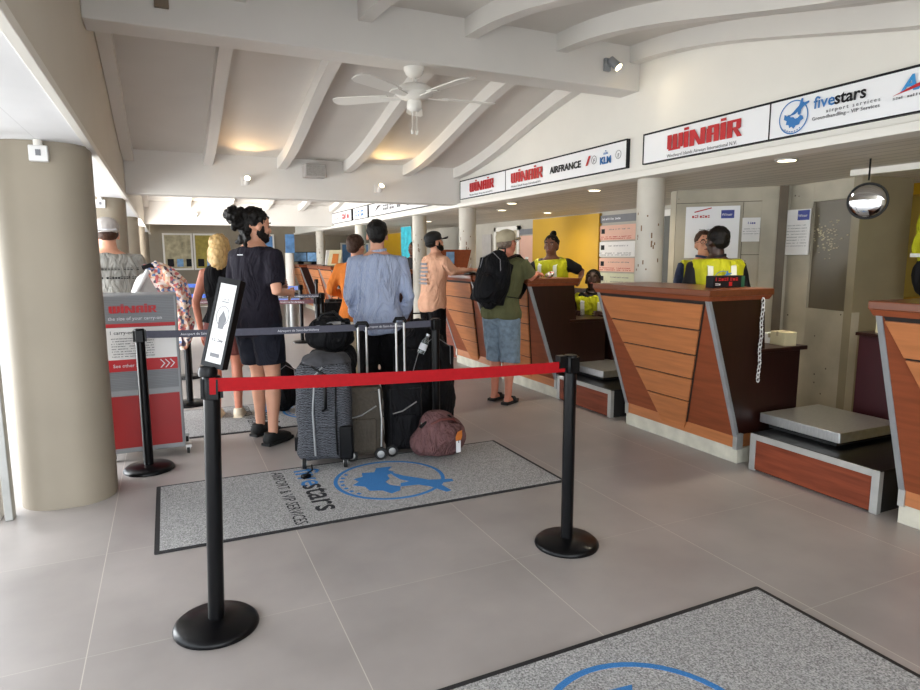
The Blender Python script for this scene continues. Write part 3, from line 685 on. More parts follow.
# ------------------------------------------------------------------ counters
def counter(y, lab, L_=1.2, grp='wooden check-in counters'):
    o = thing('check_in_counter', (3.6, y, 0), lab, 'counter', group=grp)
    lean = lambda z: -.34*(z-.2)/.99   # x of the front face
    MB().box(.0, .28, .0, L_, 0, .11).build('kick_plate', M['kick'], o, bevel=.003)
    MB().box(-.004, .28, .02, L_-.02, .11, .205).build('base_rail', M['wood'], o)
    for ya in (-.003, L_-.032): MB().box(-.014, .05, ya, ya+.035, .10, .215).build('corner_bracket', M['alum'], o, bevel=.002)
    b = MB(); b.hexa([(0, .02, .2), (.29, .02, .2), (0, L_-.02, .2), (.29, L_-.02, .2), (-.34, .02, 1.19), (.20, .02, 1.19), (-.34, L_-.02, 1.19), (.20, L_-.02, 1.19)]); b.build('body', M['woodd'], o)
    fm = lambda: None
    sl_ = math.atan2(-.34, .99); fd = V((math.sin(sl_), 0, math.cos(sl_)))
    FM = basis((0, -1, 0), fd, (0, L_, .2))     # u from left end to right, v up the lean
    H = math.hypot(.34, .99)
    MB().prism([(.02, 0), (L_-.02, 0), (L_-.02, H), (.02, H)], 0.0, .012, FM).build('front_board', M['woodr'], o)
    # slats
    uL = lambda v: .43 + (.03-.43)*(v/H); uR = lambda v: L_-.48 + (.45)*(v/H)
    MB().prism([(uL(0)-.002, 0), (uR(0)+.012, 0), (uR(H)+.012, H), (uL(H), H)], .010, .018, FM).build('slat_shadow_sheet', M['gap'], o)  # near-black sheet paints shade in the slat gaps and the shadow line at right
    n = 5; g = .014; hh = (H-.03)/n
    for k in range(n):
        a, c = k*hh + (0 if k else -.0), (k+1)*hh - g
        if k == 0: a = -.06
        MB().prism([(uL(a), a), (uR(a), a), (uR(c), c), (uL(c), c)], .012, .03, FM).build('slat', M['wood'], o, bevel=.002)
    for u0 in (L_-.03, -.002):
        MB().prism([(u0, 0.0), (u0+.032, 0.0), (u0+.032, H), (u0, H)], -.01, .018, FM).build('edge_strip', M['alumd'], o, bevel=.002)
    MB().box(-.375, .235, -.03, L_+.03, 1.195, 1.24).build('counter_top', M['woodtop'], o, bevel=.006)
    MB().hexa([(-.355, -.01, 1.165), (.21, -.01, 1.165), (-.355, L_+.01, 1.165), (.21, L_+.01, 1.165), (-.37, -.025, 1.197), (.225, -.025, 1.197), (-.37, L_+.025, 1.197), (.225, L_+.025, 1.197)]).build('top_moulding', M['woodr'], o)
    dk = MB().box(.15, .62, .03, .42, .0, .78).build('rear_desk', M['woodd'], o)
    MB().box(.15, .66, .0, .45, .78, .81).build('desk_top', M['woodd'], dk, bevel=.004)
    return o
k3 = counter(3.12, 'wooden check-in counter with the hanging chain, where the hi-vis pair stand')
k4 = dup(k3, (3.6, .82, 0), label='wooden check-in counter cut off by the right edge of the photo')
k2 = dup(k3, (3.6, 5.42, 0), label='wooden check-in counter the man in olive leans on')
k1 = dup(k3, (3.6, 6.72, 0), label='wooden check-in counter the peach-shirted man leans on')
k0 = dup(k3, (3.6, 10.2, 0), label='far wooden counter just left of the blue-shirted man')
dup(k3, (3.6, 11.5, 0), label='far wooden counter, second beyond the peach-shirted man')
dup(k3, (3.6, 13.7, 0), label='far wooden counter holding the slanted brochure stands')
dup(k3, (3.6, 15.0, 0), label='distant wooden counter beside the fourth round column')
dup(k3, (3.6, 17.3, 0), label='farthest wooden counter with the little monitors')
def scale_(y, lab, L_=.88):
    o = thing('baggage_scale', (3.6, y, 0), lab, 'baggage scale', group='baggage scales between counters')
    MB().box(.01, .95, .01, L_-.01, 0, .25).build('plinth', M['rubber'], o)
    MB().box(-.002, .012, .04, L_-.04, .01, .215).build('front_board', M['woodp'], o)
    t = MB(); t.box(-.008, .03, 0, .045, 0, .255); t.box(-.008, .03, L_-.045, L_, 0, .255); t.box(-.008, .03, .045, L_-.045, .215, .255)
    t.build('metal_trim', M['alum'], o, bevel=.002)
    MB().box(.0, .95, 0, L_, .25, .258).build('plinth_top', M['blackm'], o)
    MB().box(.22, .80, .42, .92, .258, .29).build('load_frame', M['rubber'], o)
    MB().rings([superring(.5, .68, .31, .30, .01, .288, 3), superring(.5, .68, .31, .30, .01, .355, 3)]).build('platform', M['steel'], o, bevel=.004)
    for q in ((.25, .44), (.25, .92), (.75, .44), (.75, .92)): MB().lathe([(.02, .255), (.02, .29)], (q[0], q[1], 0), 10).build('foot', M['steel'], o)
    return o
q3 = scale_(2.13, 'steel baggage scale on a wood-fronted plinth, nearest, right of the chained counter')
q2 = dup(q3, (3.6, 4.53, 0), label='steel baggage scale behind the right-hand front stanchion')
rp = thing('low_partition', (3.75, 8.05, 0), 'reddish low panel beyond the counter the peach-shirted man uses', 'partition')
MB().box(.0, .06, 0, 1.2, 0, .62).build('board', M['woodp'], rp); MB().box(-.01, .07, 0, 1.2, .62, .65).build('top_rail', M['woodd'], rp)

sd = thing('side_cabinet', (4.62, 2.3, 0), 'dark maroon cabinet seen between the nearest scale and the rightmost counter', 'cabinet')
MB().box(0, .38, 0, .68, 0, .88).build('carcass', mat('maroon_laminate', (58, 18, 26), .45, var=.1), sd, bevel=.004); MB().box(-.015, .39, -.01, .70, .88, .905).build('cabinet_top', M['woodd'], sd, bevel=.003)
o = thing('carton', (4.74, 2.86, .905), 'tiny cream carton on the dark maroon cabinet', 'box'); MB().box(-.05, .05, -.05, .05, 0, .08).build('carton_body', M['kraft'], o, bevel=.003); MB().box(-.052, .052, -.01, .01, .05, .082).build('tape', M['beige'], o)
# chain on the counter end
ch = thing('chain', (3.71, 3.075, 1.17), 'pale link chain hanging from the end of the wooden counter', 'chain')
lk = MB()
for k in range(19):
    z = -.012 - k*.0305; a = 0 if k % 2 else PI/2; n = 10
    pts = [V((math.cos(a)*.011*math.cos(t)+.004*math.sin(k), math.sin(a)*.011*math.cos(t), z + .019*math.sin(t))) for t in [2*PI*i/n for i in range(n)]]
    R = []
    for i in range(n):
        dd = (pts[(i+1) % n]-pts[i-1]).normalized(); x, y, _ = frame(dd)
        R.append([pts[i] + x*.0042*math.cos(2*PI*j/6) + y*.0042*math.sin(2*PI*j/6) for j in range(6)])
    lk.rings(R, closed=True)
lk.build('links', M['paper'], ch, smooth=True)
MB().lathe([(.008, 0), (.008, .012)], (0, .0, 0), 8).build('hook', M['steel'], ch)

# things on and by the counters
o = thing('card_box', (3.62, 3.33, 1.24), 'black display box with red lettering on the counter by the hi-vis back', 'box')
MB().box(-.15, .15, -.035, .035, 0, .085).build('carton', M['ink'], o, bevel=.003)
greek('red_print', o, basis((1, 0, 0), (0, 0, 1), (-.13, -.036, .05)), .22, .024, M['red'], 8)
greek('white_print', o, basis((1, 0, 0), (0, 0, 1), (-.13, -.036, .018)), .05, .018, M['print'], 3)
MB().box(.0, .03, -.037, -.035, .012, .042).build('label_square', M['red'], o)
MB().box(.12, .152, -.036, .036, .001, .08).build('end_band', mat('green_print', (30, 84, 62), .5), o)
for i, (x, y, sx, sy, z, h, rz, lab, m) in enumerate(((4.16, 3.33, .07, .06, .81, .075, .2, 'pale flat carton on the rear desk under the chain', M['paper']), (4.12, 3.22, .055, .07, .81, .10, -.15, 'cream taller carton on the desk, right of the flat one', M['kraft']), (4.15, 2.0, .06, .06, .81, .09, .1, 'cream carton on the desk behind the rightmost counter', M['kraft']))):
    o = thing('carton', (x, y, z), lab, 'box', rz); MB().box(-sx, sx, -sy, sy, 0, h).build('carton_body', m, o, bevel=.003); MB().box(-sx-.002, sx+.002, -.01, .01, h-.03, h+.002).build('tape', M['beige'], o)
for i, (x, y, lab) in enumerate(((3.62, 5.62, 'floral wrapped packet on the counter, nearest the yellow wall'), (3.52, 5.72, 'patterned packet on the counter between the other two'), (3.45, 5.88, 'patterned packet beside the clear bottle on the counter'))):
    o = thing('packet', (x, y, 1.24), lab, 'packet', .4*i, 'packets on the olive man counter')
    put(organic(MB().ell((0, 0, .03), (.055, .04, .032)).ell((.02, .01, .035), (.04, .04, .03)), .008, 1, .012, 30), 'wrapper', M['cans'], o)
o = thing('drink_bottle', (3.40, 5.72, 1.24), 'tall clear bottle on the counter before the woman with a bun', 'bottle')
MB().lathe([(.03, 0), (.032, .01), (.032, .13), (.014, .175), (.014, .2)], n=20).build('bottle_body', M['glass'], o, smooth=True)
MB().lathe([(.016, .195), (.016, .215)], n=14).build('cap', M['paper'], o)
o = thing('counter_screen', (3.60, 7.95, 1.24), 'brown upright board on the counter in front of the peach-shirted man', 'screen board')
MB().hexa([(-.28, 0, 0), (.16, 0, 0), (-.28, .03, 0), (.16, .03, 0), (-.28, 0, .31), (.24, 0, .31), (-.28, .03, .31), (.24, .03, .31)]).build('board', M['woodr'], o)
MB().box(-.14, -.02, -.004, 0, .12, .28).build('leaflet', M['screen'], o)
o = thing('card_terminal', (3.33, 6.95, 1.24), 'black card terminal under the peach-shirted man hand', 'card terminal')
MB().box(-.04, .04, -.1, .1, 0, .03).build('case', M['black'], o, bevel=.008)
MB().box(-.025, .025, .02, .08, .03, .033).build('display', M['grey'], o)

# ------------------------------------------------------------------ behind the counters
def poster(name, t0, t1, z0, z1, m, lab, cat='poster'):
    n = d.cross(V((0, 0, 1))).normalized(); c = V((*C0, 0)) + d*((t0+t1)/2); hw = d.length*(t1-t0)/2
    o = thing(name, (c.x+n.x*.006, c.y+n.y*.006, z0), lab, cat)
    ux = d.normalized()   # leftmost (C0) to right
    MX = basis(ux, (0, 0, 1), (0, 0, 0))
    MB().prism([(-hw, 0), (hw, 0), (hw, z1-z0), (-hw, z1-z0)], 0, .005, MX).build('sheet', m, o)
    return o, (lambda x, z: Matrix.Translation(MX.col[2].to_3d()*.006) @ MX @ Matrix.Translation((x, z, 0))), hw
o, mf, hw = poster('notice_board', .09, .575, 1.44, 1.95, M['sign'], 'large white notice with red logo behind the two hi-vis staff', 'notice')
greek('red_logo', o, mf(-.19, .40), .17, .03, M['red'], 7); MB().prism([(0, 0), (.16, .04), (.16, .05), (0, .012)], 0, .001, mf(-.17, .45)).build('swoosh', M['red'], o)
MB().prism([(0, 0), (.12, 0), (.12, .08), (0, .08)], 0, .001, mf(.08, .39)).build('blue_logo', M['purple'], o); text('lettering', 'Winair', .035, M['print'], o, mf(.085, .415) @ Matrix.Translation((0, 0, .0015)), depth=.0005)
greek('small_lettering', o, mf(-.13, .28), .26, .010, M['grey'], 22, 3, 5)
o, mf, hw = poster('paper_notice', .60, .755, 1.60, 1.83, M['paper'], 'white handwritten sheet taped right of the large notice', 'notice')
greek('handwriting', o, mf(-.03, .17), .07, .022, M['purple'], 4)
greek('small_lettering', o, mf(-.07, .12), .15, .008, M['grey'], 16, 3, 3)
# sheet with blue logo on the short return
o = thing('logo_notice', (5.405, 4.15, 1.47), 'white printed sheet with a blue logo beside the dark door panel', 'notice')
MB().box(-.012, -.004, -.13, .13, 0, .42).build('sheet', M['paper'], o)
rm = lambda y, z: basis((0, -1, 0), (0, 0, 1), (-.0135, y, z))
MB().prism([(0, 0), (.12, 0), (.12, .09), (0, .09)], 0, .001, rm(.0, .32)).build('blue_logo', M['purple'], o)
text('lettering', 'Winair', .034, M['print'], o, rm(-.005, .35) @ Matrix.Translation((0, 0, .0015)), depth=.0004)
greek('small_lettering', o, rm(.105, .27), .21, .008, M['grey'], 22, 8, 3.4)
# worn paint on the door panel
wp = MB(); nd = (V((*C3, 0)) - V((*C2, 0)))
for k in range(90):
    t = min(.97, max(.03, random.gauss(.33, .17))); z = 1.62 + random.gauss(0, .08); s = random.uniform(.002, .009)
    p = V((*C2, 0)) + nd*t + V((.030 - .006, 0, 0)); wp.box(p.x, p.x+.004, p.y-s, p.y+s, z, z+s*1.6)
trim(wp, mat('chipped_paint', (190, 180, 150), .8))
# price board beside the column
o = thing('tariff_board', (6.035, 7.6, 1.03), 'tall board of grey and pink rules sheets right of the yellow wall', 'notice board')
for k, (m, z0, z1) in enumerate(((M['grey'], .92, 1.03), (M['pink'], .66, .88), (M['paper'], .42, .64), (M['pink'], .2, .40), (mat('pale_green_sheet', (196, 198, 170), .6), 0, .18))):
    pz = MB().box(-.012, 0, -.43, .43, z0, z1).build('sheet', m, o)
    um = lambda y, z: basis((0, -1, 0), (0, 0, 1), (-.0135, y, z))
    greek('small_lettering', pz, um(.4 if k == 0 else .16, z1-.07), .5 if k == 0 else .48, .03 if k == 0 else .018, M['print'] if k == 0 else M['grey'], 16)
    if k: MB().box(-.015, -.012, .26, .34, z1-.12, z1-.05).build('picture', M['ink'], pz); greek('small_lettering', pz, um(.38, z0+.045), .74, .016, M['red'] if k % 2 else M['grey'], 26, 2, 1.7)
# white framed case and second board by the bun woman
o = thing('notice_case', (6.035, 10.9, .9), 'white framed notice case left of the woman with the bun', 'notice case')
f = MB(); f.box(-.03, 0, -.5, -.42, 0, 1.12); f.box(-.03, 0, .42, .5, 0, 1.12); f.box(-.03, 0, -.5, .5, 1.04, 1.12); f.build('frame', M['white'], o); MB().box(-.012, 0, -.42, .42, 0, 1.04).build('back_sheet', M['beige'], o)
o = thing('grey_header_board', (6.035, 10.15, 1.75), 'grey header board partly behind the bun hair', 'notice board')
MB().box(-.01, 0, -.25, .25, .1, .2).build('header', M['grey'], o); MB().box(-.01, 0, -.25, .25, -.4, .08).build('sheet', M['pink'], o)
for y, lab in ((11.75, 'pale sheet pinned left of the white framed case'),):
    o = T(MB().box(6.02, 6.04, y-.2, y+.2, 1.45, 1.9).build('paper_sheet', M['ltgrey']), lab, 'notice'); world_origin(o)
o = thing('hanging_cloth', (4.72, 13.0, 1.0), 'turquoise patterned cloth hanging left of the third column', 'cloth')
R = []
for z in (0, .35, .7, 1.08):
    R.append([V((.02*math.sin(j*1.3+z*2)+ (0 if j < 13 else .015), (-.28 + .56*(j if j < 13 else 25-j)/12), z)) for j in range(26)])
MB().rings(R).build('cloth_drape', M['teal'], o, smooth=True); MB().tube([(0, -.3, 1.09), (0, .3, 1.09)], .012, 8).build('rail', M['alum'], o)
# convex mirror
mr = thing('convex_mirror', (4.40, 2.86, 1.735), 'round convex mirror hanging above the rightmost counter', 'mirror')
dv = V((-4.4, -2.86, -.2)).normalized(); rotm = dv.to_track_quat('Z', 'Y').to_matrix().to_4x4()
mb = MB(); prof = [(.113*math.sin(a), .030*math.cos(a)) for a in [PI/2*i/8 for i in range(8, 0, -1)]] + [(.002, .030)]
mb.lathe(prof, n=32).xf(Matrix.Translation((0, 0, .1)) @ rotm).build('mirror_glass', M['convex'], mr, smooth=True)
mb = MB(); R = []
for i in range(40):
    a = 2*PI*i/40; R.append([V(((.117+.008*math.cos(q))*math.cos(a), (.117+.008*math.cos(q))*math.sin(a), .008*math.sin(q))) for q in [2*PI*j/6 for j in range(6)]])
mb.rings(R, closed=True).xf(Matrix.Translation((0, 0, .1)) @ rotm).build('rim', M['black'], mr, smooth=True)
mb = MB().lathe([(.11, -.02), (.113, -.002)], n=24).xf(Matrix.Translation((0, 0, .1)) @ rotm).build('back_shell', M['black'], mr)
MB().tube([(0.01, .01, .24), (0.01, .01, .385)], .006, 8).build('hanger', M['black'], mr)
# hanging vest
vs = thing('hanging_vest', (5.62, 3.05, 1.12), 'yellow and black high-visibility jacket hanging at the right edge', 'jacket')
put(organic(MB().ell((0, 0, .60), (.07, .17, .22)).ell((0, 0, .42), (.07, .19, .2)), .014, 2, .03, 7, (1, 3, .6)), 'upper_cloth', M['hivis'], vs)
put(organic(MB().ell((0, 0, .18), (.07, .19, .2)), .014, 2, .02, 7, (1, 3, .6)), 'lower_cloth', M['ink'], vs)
MB().box(-.085, -.06, -.16, .16, .33, .36).build('reflective_band', M['reflect'], vs)
MB().tube([(0, -.12, .8), (0, 0, .86), (0, .12, .8)], .008, 8).build('hanger', M['black'], vs)
o = thing('shelf_cabinet', (6.3, 3.1, 0), 'yellow painted shelving edge behind the hanging jacket', 'cabinet')
MB().box(-.2, .2, -.7, .5, 0, 1.08).build('carcass', M['yellow'], o); MB().box(-.2, .2, -.7, .5, 2.0, 2.1).build('top_shelf', M['yellow'], o)

# ------------------------------------------------------------------ far end of the hall
def far_poster(x0, x1, z0, z1, m, lab, name='framed_poster', low=None):
    o = thing(name, ((x0+x1)/2, YE-.02, z0), lab, 'poster'); hw = (x1-x0)/2; h = z1-z0
    f = MB(); t = .05
    f.box(-hw, hw, -.03, 0, 0, t); f.box(-hw, hw, -.03, 0, h-t, h); f.box(-hw, -hw+t, -.03, 0, t, h-t); f.box(hw-t, hw, -.03, 0, t, h-t); f.build('frame', M['white'], o)
    MB().box(-hw+t, hw-t, -.015, 0, t, h-t).build('print', m, o)
    if low:
        for k in range(3): MB().box(-hw+.1+k*.25, -hw+.27+k*.25, -.02, -.014, .1, .32).build('inset_picture', M['ink'] if k != 1 else M['screen'], o)
    return o
far_poster(-.05, .74, 1.07, 2.12, M['poster'], 'framed beach poster on the far wall, leftmost', low=True)
far_poster(.76, 1.60, 1.07, 2.12, M['khaki'], 'framed olive-yellow poster on the far wall beside the beach one', low=True)
far_poster(2.3, 3.05, 1.25, 2.12, M['bluepost'], 'framed blue sky poster on the far wall right of the man in navy')
far_poster(5.1, 6.05, 1.2, 1.88, M['bluepost'], 'blue poster between two far round columns')
for i, (x, y, lab) in enumerate(((3.45, 18.2, 'small dark monitor on the farthest counter, left'), (3.72, 17.7, 'second small monitor on the farthest counter'))):
    o = thing('monitor', (x, y, 1.24), lab, 'monitor'); MB().box(-.2, .2, -.02, .02, .06, .34).build('case', M['black'], o, bevel=.006); MB().box(-.18, .18, -.024, -.02, .08, .32).build('display', M['screen'], o); MB().box(-.08, .08, -.06, .06, 0, .06).build('stand', M['black'], o)
for i, (x, y, m, rz, lab) in enumerate(((3.42, 14.5, M['paper'], .2, 'white leaning brochure stand on the far counter'), (3.36, 13.95, M['kraft'], -.1, 'yellow picture brochure stand on the far counter'), (3.45, 12.3, M['poster'], .1, 'printed brochure stand left of the blue-shirted man'))):
    o = thing('brochure_stand', (x, y, 1.24), lab, 'brochure stand', rz)
    MB().prism([(-.14, 0), (.14, 0), (.2, .36), (-.06, .36)], 0, .02, basis((1, 0, 0), (0, .2, 1), (0, 0, 0))).build('panel', m, o)
    MB().prism([(-.05, .06), (.09, .06), (.13, .28), (.0, .28)], 0, .003, basis((1, 0, 0), (0, .2, 1), (0, -.021, 0))).build('picture', M['tan'], o); MB().box(-.14, .14, -.02, .12, 0, .02).build('foot', M['ink'], o)
o = thing('pamphlet_rack', (3.1, 17.9, 0), 'white standing rack in front of the farthest column', 'rack')
MB().lathe([(.12, 0), (.12, 1.55)], n=16).build('cylinder', M['white'], o, smooth=True); MB().box(-.12, .12, -.14, -.1, 1.55, 2.05).build('timetable', M['bluepost'], o)
for i, x in enumerate((1.72, 2.0, 2.28)):
    o = thing('steel_bin', (x, 12.9 + .1*i, 0), ('steel cylinder bin, left one of the three past the navy shirt', 'steel cylinder bin, middle one of the three past the navy shirt', 'steel cylinder bin, right one of the three by the blue belts')[i], 'bin', group='steel bins by the blue belts')
    MB().lathe([(.12, 0), (.12, .68)], n=18).build('drum', M['steel'], o, smooth=True); MB().lathe([(.125, .68), (.125, .72), (.08, .74)], n=18).build('lid', M['blackm'], o)
for i, (x, y, lab) in enumerate(((2.75, 11.6, 'black bag standing beside the distant bins'), (3.0, 12.4, 'black upright bag in front of the far counter'))):
    o = thing('dark_bag', (x, y, 0), lab, 'bag'); put(organic(MB().box(-.18, .18, -.12, .12, .02, .62), .02, 4), 'bag_body', M['blackn'], o); MB().tube([(-.06, 0, .6), (-.06, 0, .68), (.06, 0, .68), (.06, 0, .6)], .01, 6).build('handle', M['black'], o)

# ------------------------------------------------------------------ luggage
def rounded(w_, dpt, h, z0=.04, r=.05, taper=.0):
    mb = MB(); R = []
    for t, k in ((0, .80), (.03, .93), (.08, 1), (.5, 1.0), (.9, 1), (.96, .94), (1, .82)):
        R.append(superring(0, 0, w_/2*k*(1-taper*t), dpt/2*k*(1-taper*t), r*k, z0 + h*t, 5))
    return mb.rings(R)
def wheels(o, w_, y, r=.035, sides=(-1, 1), m=None):
    for sx in sides:
        wh = MB().lathe([(r*.5, -.014), (r, -.012), (r, .012), (r*.5, .014)], (sx*w_, y, r), 20, axis=0).build('wheel', M['rubber'], o)
        MB().lathe([(.0, -.017), (r*.55, -.016), (r*.55, .016), (0, .017)], (sx*w_, y, r), 10, axis=0).build('hub', M['steel'] if m is None else m, wh)
# large patterned duffel suitcase; local -y faces the camera
A_ = thing('large_suitcase', (.965, 4.38, .009), 'tall black and grey zigzag-patterned suitcase, leftmost of the luggage row', 'suitcase', -.30)
put(organic(rounded(.38, .32, .68, .05, .07), .012, 3, .012, 6), 'body', M['zigzag'], A_)
MB().tube([(-.06, -.175, .1), (-.07, -.172, .4), (-.05, -.165, .66), (.0, -.14, .71)], .007, 8).build('zip_line', M['alumd'], A_)
MB().tube([(.09, -.175, .1), (.08, -.172, .4), (.09, -.165, .66)], .007, 8).build('zip_line', M['black'], A_)
MB().box(-.055, .085, -.180, -.15, .30, .64).build('front_pocket', M['zigzag'], A_, bevel=.01)
MB().tube([(.0, -.19, .42), (.02, -.215, .44), (.02, -.215, .60), (.0, -.19, .62)], .012, 8).build('grip_handle', M['black'], A_, smooth=True)
MB().box(.10, .195, -.172, .155, .06, .30).build('corner_guard', M['black'], A_, bevel=.015)
MB().box(-.205, -.17, -.12, .12, .12, .22).build('side_strap', M['black'], A_, bevel=.006)
wheels(A_, .14, -.14, .04)
put(organic(MB().ell((0, -.03, .74), (.16, .12, .06)).ell((.1, 0, .73), (.09, .12, .06)), .01, 2, .02, 12), 'top_pouch', mat('dark_grey_nylon', (58, 58, 62), .8, var=.2, scale=30), A_)
MB().tube([(-.1, -.1, .74), (-.05, -.15, .70), (.02, -.17, .66)], .009, 6).build('drawcord', M['black'], A_)
# adapter on the mat
o = thing('buckle', (.76, 4.10, .009), 'small black strap buckle lying on the mat by the suitcase', 'buckle', .4)
MB().box(-.03, .03, -.02, .02, 0, .025).build('clip', M['black'], o, bevel=.006); MB().tube([(.02, .01, .012), (.05, .05, .01), (.1, .07, .012), (.13, .12, .03)], .005, 6).build('strap', M['black'], o)
# black bag on top
U_ = thing('upright_suitcase', (1.14, 4.88, 0), 'plain black upright suitcase hidden behind the zigzag suitcase, under the holdall', 'suitcase', -.2)
put(organic(rounded(.36, .22, .70, .04, .04), .012, 2, .006, 8), 'body', M['blackn'], U_); wheels(U_, .13, -.08, .04)
B_ = thing('black_holdall', (1.12, 4.83, .74), 'black holdall resting above the zigzag suitcase, behind the grey belt', 'bag', -.2)
put(organic(MB().ell((0, 0, .13), (.19, .13, .14)).ell((.02, 0, .09), (.17, .13, .10)).box(-.13, .15, -.09, .09, .1, .24), .011, 4, .02, 9), 'body', M['blackn'], B_)
MB().tube([(-.10, -.06, .22), (-.06, -.07, .29), (.03, -.07, .31), (.1, -.06, .24)], .012, 8).build('handle', M['black'], B_, smooth=True)
MB().tube([(-.12, -.08, .2), (.0, -.1, .23), (.12, -.08, .22)], .005, 6).build('zip_line', M['grey'], B_)
MB().box(-.05, .08, -.095, -.08, .215, .235).build('white_tag', M['ltgrey'], B_)
put(organic(MB().ell((.14, .04, -.08), (.07, .08, .13)), .012, 2, .01, 9), 'side_pouch', M['blackn'], B_)
def cabin_case(loc, rz, w_, dp, h, m, lab, hh=.95):
    o = thing('cabin_suitcase', loc, lab, 'suitcase', rz)
    put(organic(rounded(w_, dp, h, .035, .035), .010, 2, .006, 8), 'body', m, o)
    fp = MB().box(-w_*.36, w_*.30, -dp/2-.022, -dp/2+.01, .07, h*.62).build('front_pocket', m, o, bevel=.015)
    MB().tube([(-w_*.36, -dp/2-.005, h*.64), (-w_*.1, -dp/2-.02, h*.68), (w_*.30, -dp/2-.01, h*.80)], .005, 6).build('zip_line', M['steel'], fp)
    MB().tube([(-w_*.43, -dp/2+.005, .08), (-w_*.43, -dp/2+.005, h), (w_*.43, -dp/2+.005, h), (w_*.43, -dp/2+.005, .08)], .007, 6).build('piping', M['black'], o)
    t = MB().tube([(-.03, .05, h), (-.03, .05, hh-.03)], .009, 8).tube([(.03, .05, h), (.03, .05, hh-.03)], .009, 8).build('telescopic_handle', M['steel'], o)
    MB().tube([(-.045, .05, hh-.03), (-.03, .05, hh), (.03, .05, hh), (.045, .05, hh-.03)], .014, 8).build('grip', M['black'], t, smooth=True)
    MB().tube([(-.07, 0, h+.03), (-.05, 0, h+.06), (.05, 0, h+.06), (.07, 0, h+.03)], .010, 8).build('top_handle', M['black'], o, smooth=True)
    wheels(o, w_*.40, dp/2-.03, .036)
    for sx in (-1, 1):
        wh = MB().lathe([(.02, -.016), (.044, -.013), (.044, .013), (.02, .016)], (sx*w_*.40, -dp/2+.0, .044), 24, axis=1).build('wheel', M['rubber'], o, smooth=True)
        MB().lathe([(.0, -.020), (.026, -.018), (.026, .0), (0, .0)], (sx*w_*.40, -dp/2+.0, .044), 14, axis=1).build('hub', M['steel'], wh)
    return o
C_ = cabin_case((1.25, 4.38, .009), -.22, .26, .20, .50, M['olivecase'], 'brown-grey fabric cabin suitcase between the zigzag and black cases', .98)
MB().tube([(.11, -.11, .1), (.115, -.11, .3), (.10, -.10, .52)], .008, 8).build('chrome_rail', M['steel'], C_, smooth=True)
D_ = cabin_case((1.545, 4.38, .009), -.12, .27, .20, .50, M['blackn'], 'black cabin suitcase with silver wheels beside the mauve duffel', 1.0)
# mauve duffel
E_ = thing('duffel_bag', (1.75, 4.17, .009), 'mauve canvas duffel bag with tan leather tag, right end of luggage', 'bag', .12)
put(organic(MB().ell((0, 0, .15), (.21, .165, .15)).ell((-.06, .02, .12), (.16, .155, .12)).ell((.07, 0, .12), (.15, .155, .12)).ell((-.01, .02, .24), (.15, .11, .10)).ell((0, 0, .06), (.17, .14, .06)), .011, 4, .022, 7), 'body', M['maroon'], E_)
MB().tube([(-.17, -.02, .24), (-.06, -.03, .31), (.06, -.04, .30), (.15, -.02, .22)], .012, 8).build('strap', M['black'], E_, smooth=True)
MB().tube([(-.1, -.06, .26), (-.04, -.10, .30), (.06, -.10, .29), (.1, -.07, .26)], .010, 8).build('handle', mat('dark_red_leather', (92, 40, 34), .5), E_, smooth=True)
MB().tube([(-.15, 0, .26), (0, .0, .32), (.12, 0, .27)], .005, 6).build('zip_line', M['steel'], E_)
tg = MB().prism([(-.02, 0), (.02, 0), (.026, .035), (.018, .075), (-.015, .07), (-.026, .03)], 0, .006, basis((1, 0, 0), (0, -.25, 1), (.06, -.172, .15))).build('leather_tag', M['tan'], E_)
MB().box(.042, .078, -.178, -.172, .06, .145).build('paper_tag', M['print'], tg)
MB().tube([(.06, -.17, .18), (.06, -.178, .13)], .003, 5).build('tag_loop', M['black'], tg)
# black rucksack between suit legs and post, with bottle
def rucksack(loc, rz, s, lab, m=None, name='backpack'):
    o = thing(name, loc, lab, 'backpack', rz); m = m or M['blackn']
    put(organic(MB().ell((0, 0, .23*s), (.15*s, .10*s, .24*s)).box(-.12*s, .12*s, -.07*s, .07*s, .04*s, .38*s).ell((0, -.07*s, .15*s), (.12*s, .06*s, .13*s)), .011, 4, .015, 8), 'body', m, o)
    put(organic(MB().ell((0, -.10*s, .15*s), (.10*s, .04*s, .11*s)), .010, 2, .008, 9), 'front_pocket', m, o)
    MB().tube([(-.04*s, .03*s, .44*s), (-.03*s, .03*s, .49*s), (.03*s, .03*s, .49*s), (.04*s, .03*s, .44*s)], .008, 8).build('grab_loop', M['black'], o, smooth=True)
    MB().tube([(-.11*s, -.05*s, .22*s), (-.08*s, -.09*s, .38*s), (.0, -.09*s, .43*s), (.08*s, -.09*s, .38*s), (.11*s, -.05*s, .22*s)], .004, 6).build('zip_line', M['grey'], o)
    return o
Rk = rucksack((1.93, 4.92, .0), .2, 1.9, 'tall black travel pack behind the stanchion by the mauve duffel')
o = thing('water_bottle', (1.80, 4.66, .70), 'clear water bottle tucked in the side of the tall black pack', 'bottle')
MB().lathe([(.028, 0), (.03, .01), (.03, .10), (.013, .135), (.013, .15)], n=18).xf(Matrix.Rotation(.45, 4, 'Y')).build('bottle_body', M['glass'], o, smooth=True)
MB().lathe([(.031, .03), (.031, .08)], n=18).xf(Matrix.Rotation(.45, 4, 'Y')).build('paper_label', M['print'], o)
MB().lathe([(.015, .148), (.015, .165)], n=12).xf(Matrix.Rotation(.45, 4, 'Y')).build('cap', M['print'], o)
rucksack((.93, 6.05, .009), .3, 1.05, 'black rucksack standing on the floor behind the man in navy')
o = rucksack((2.12, 5.52, .0), -.3, 1.9, 'black bag standing behind the blue-shirted man, by the tall pack')

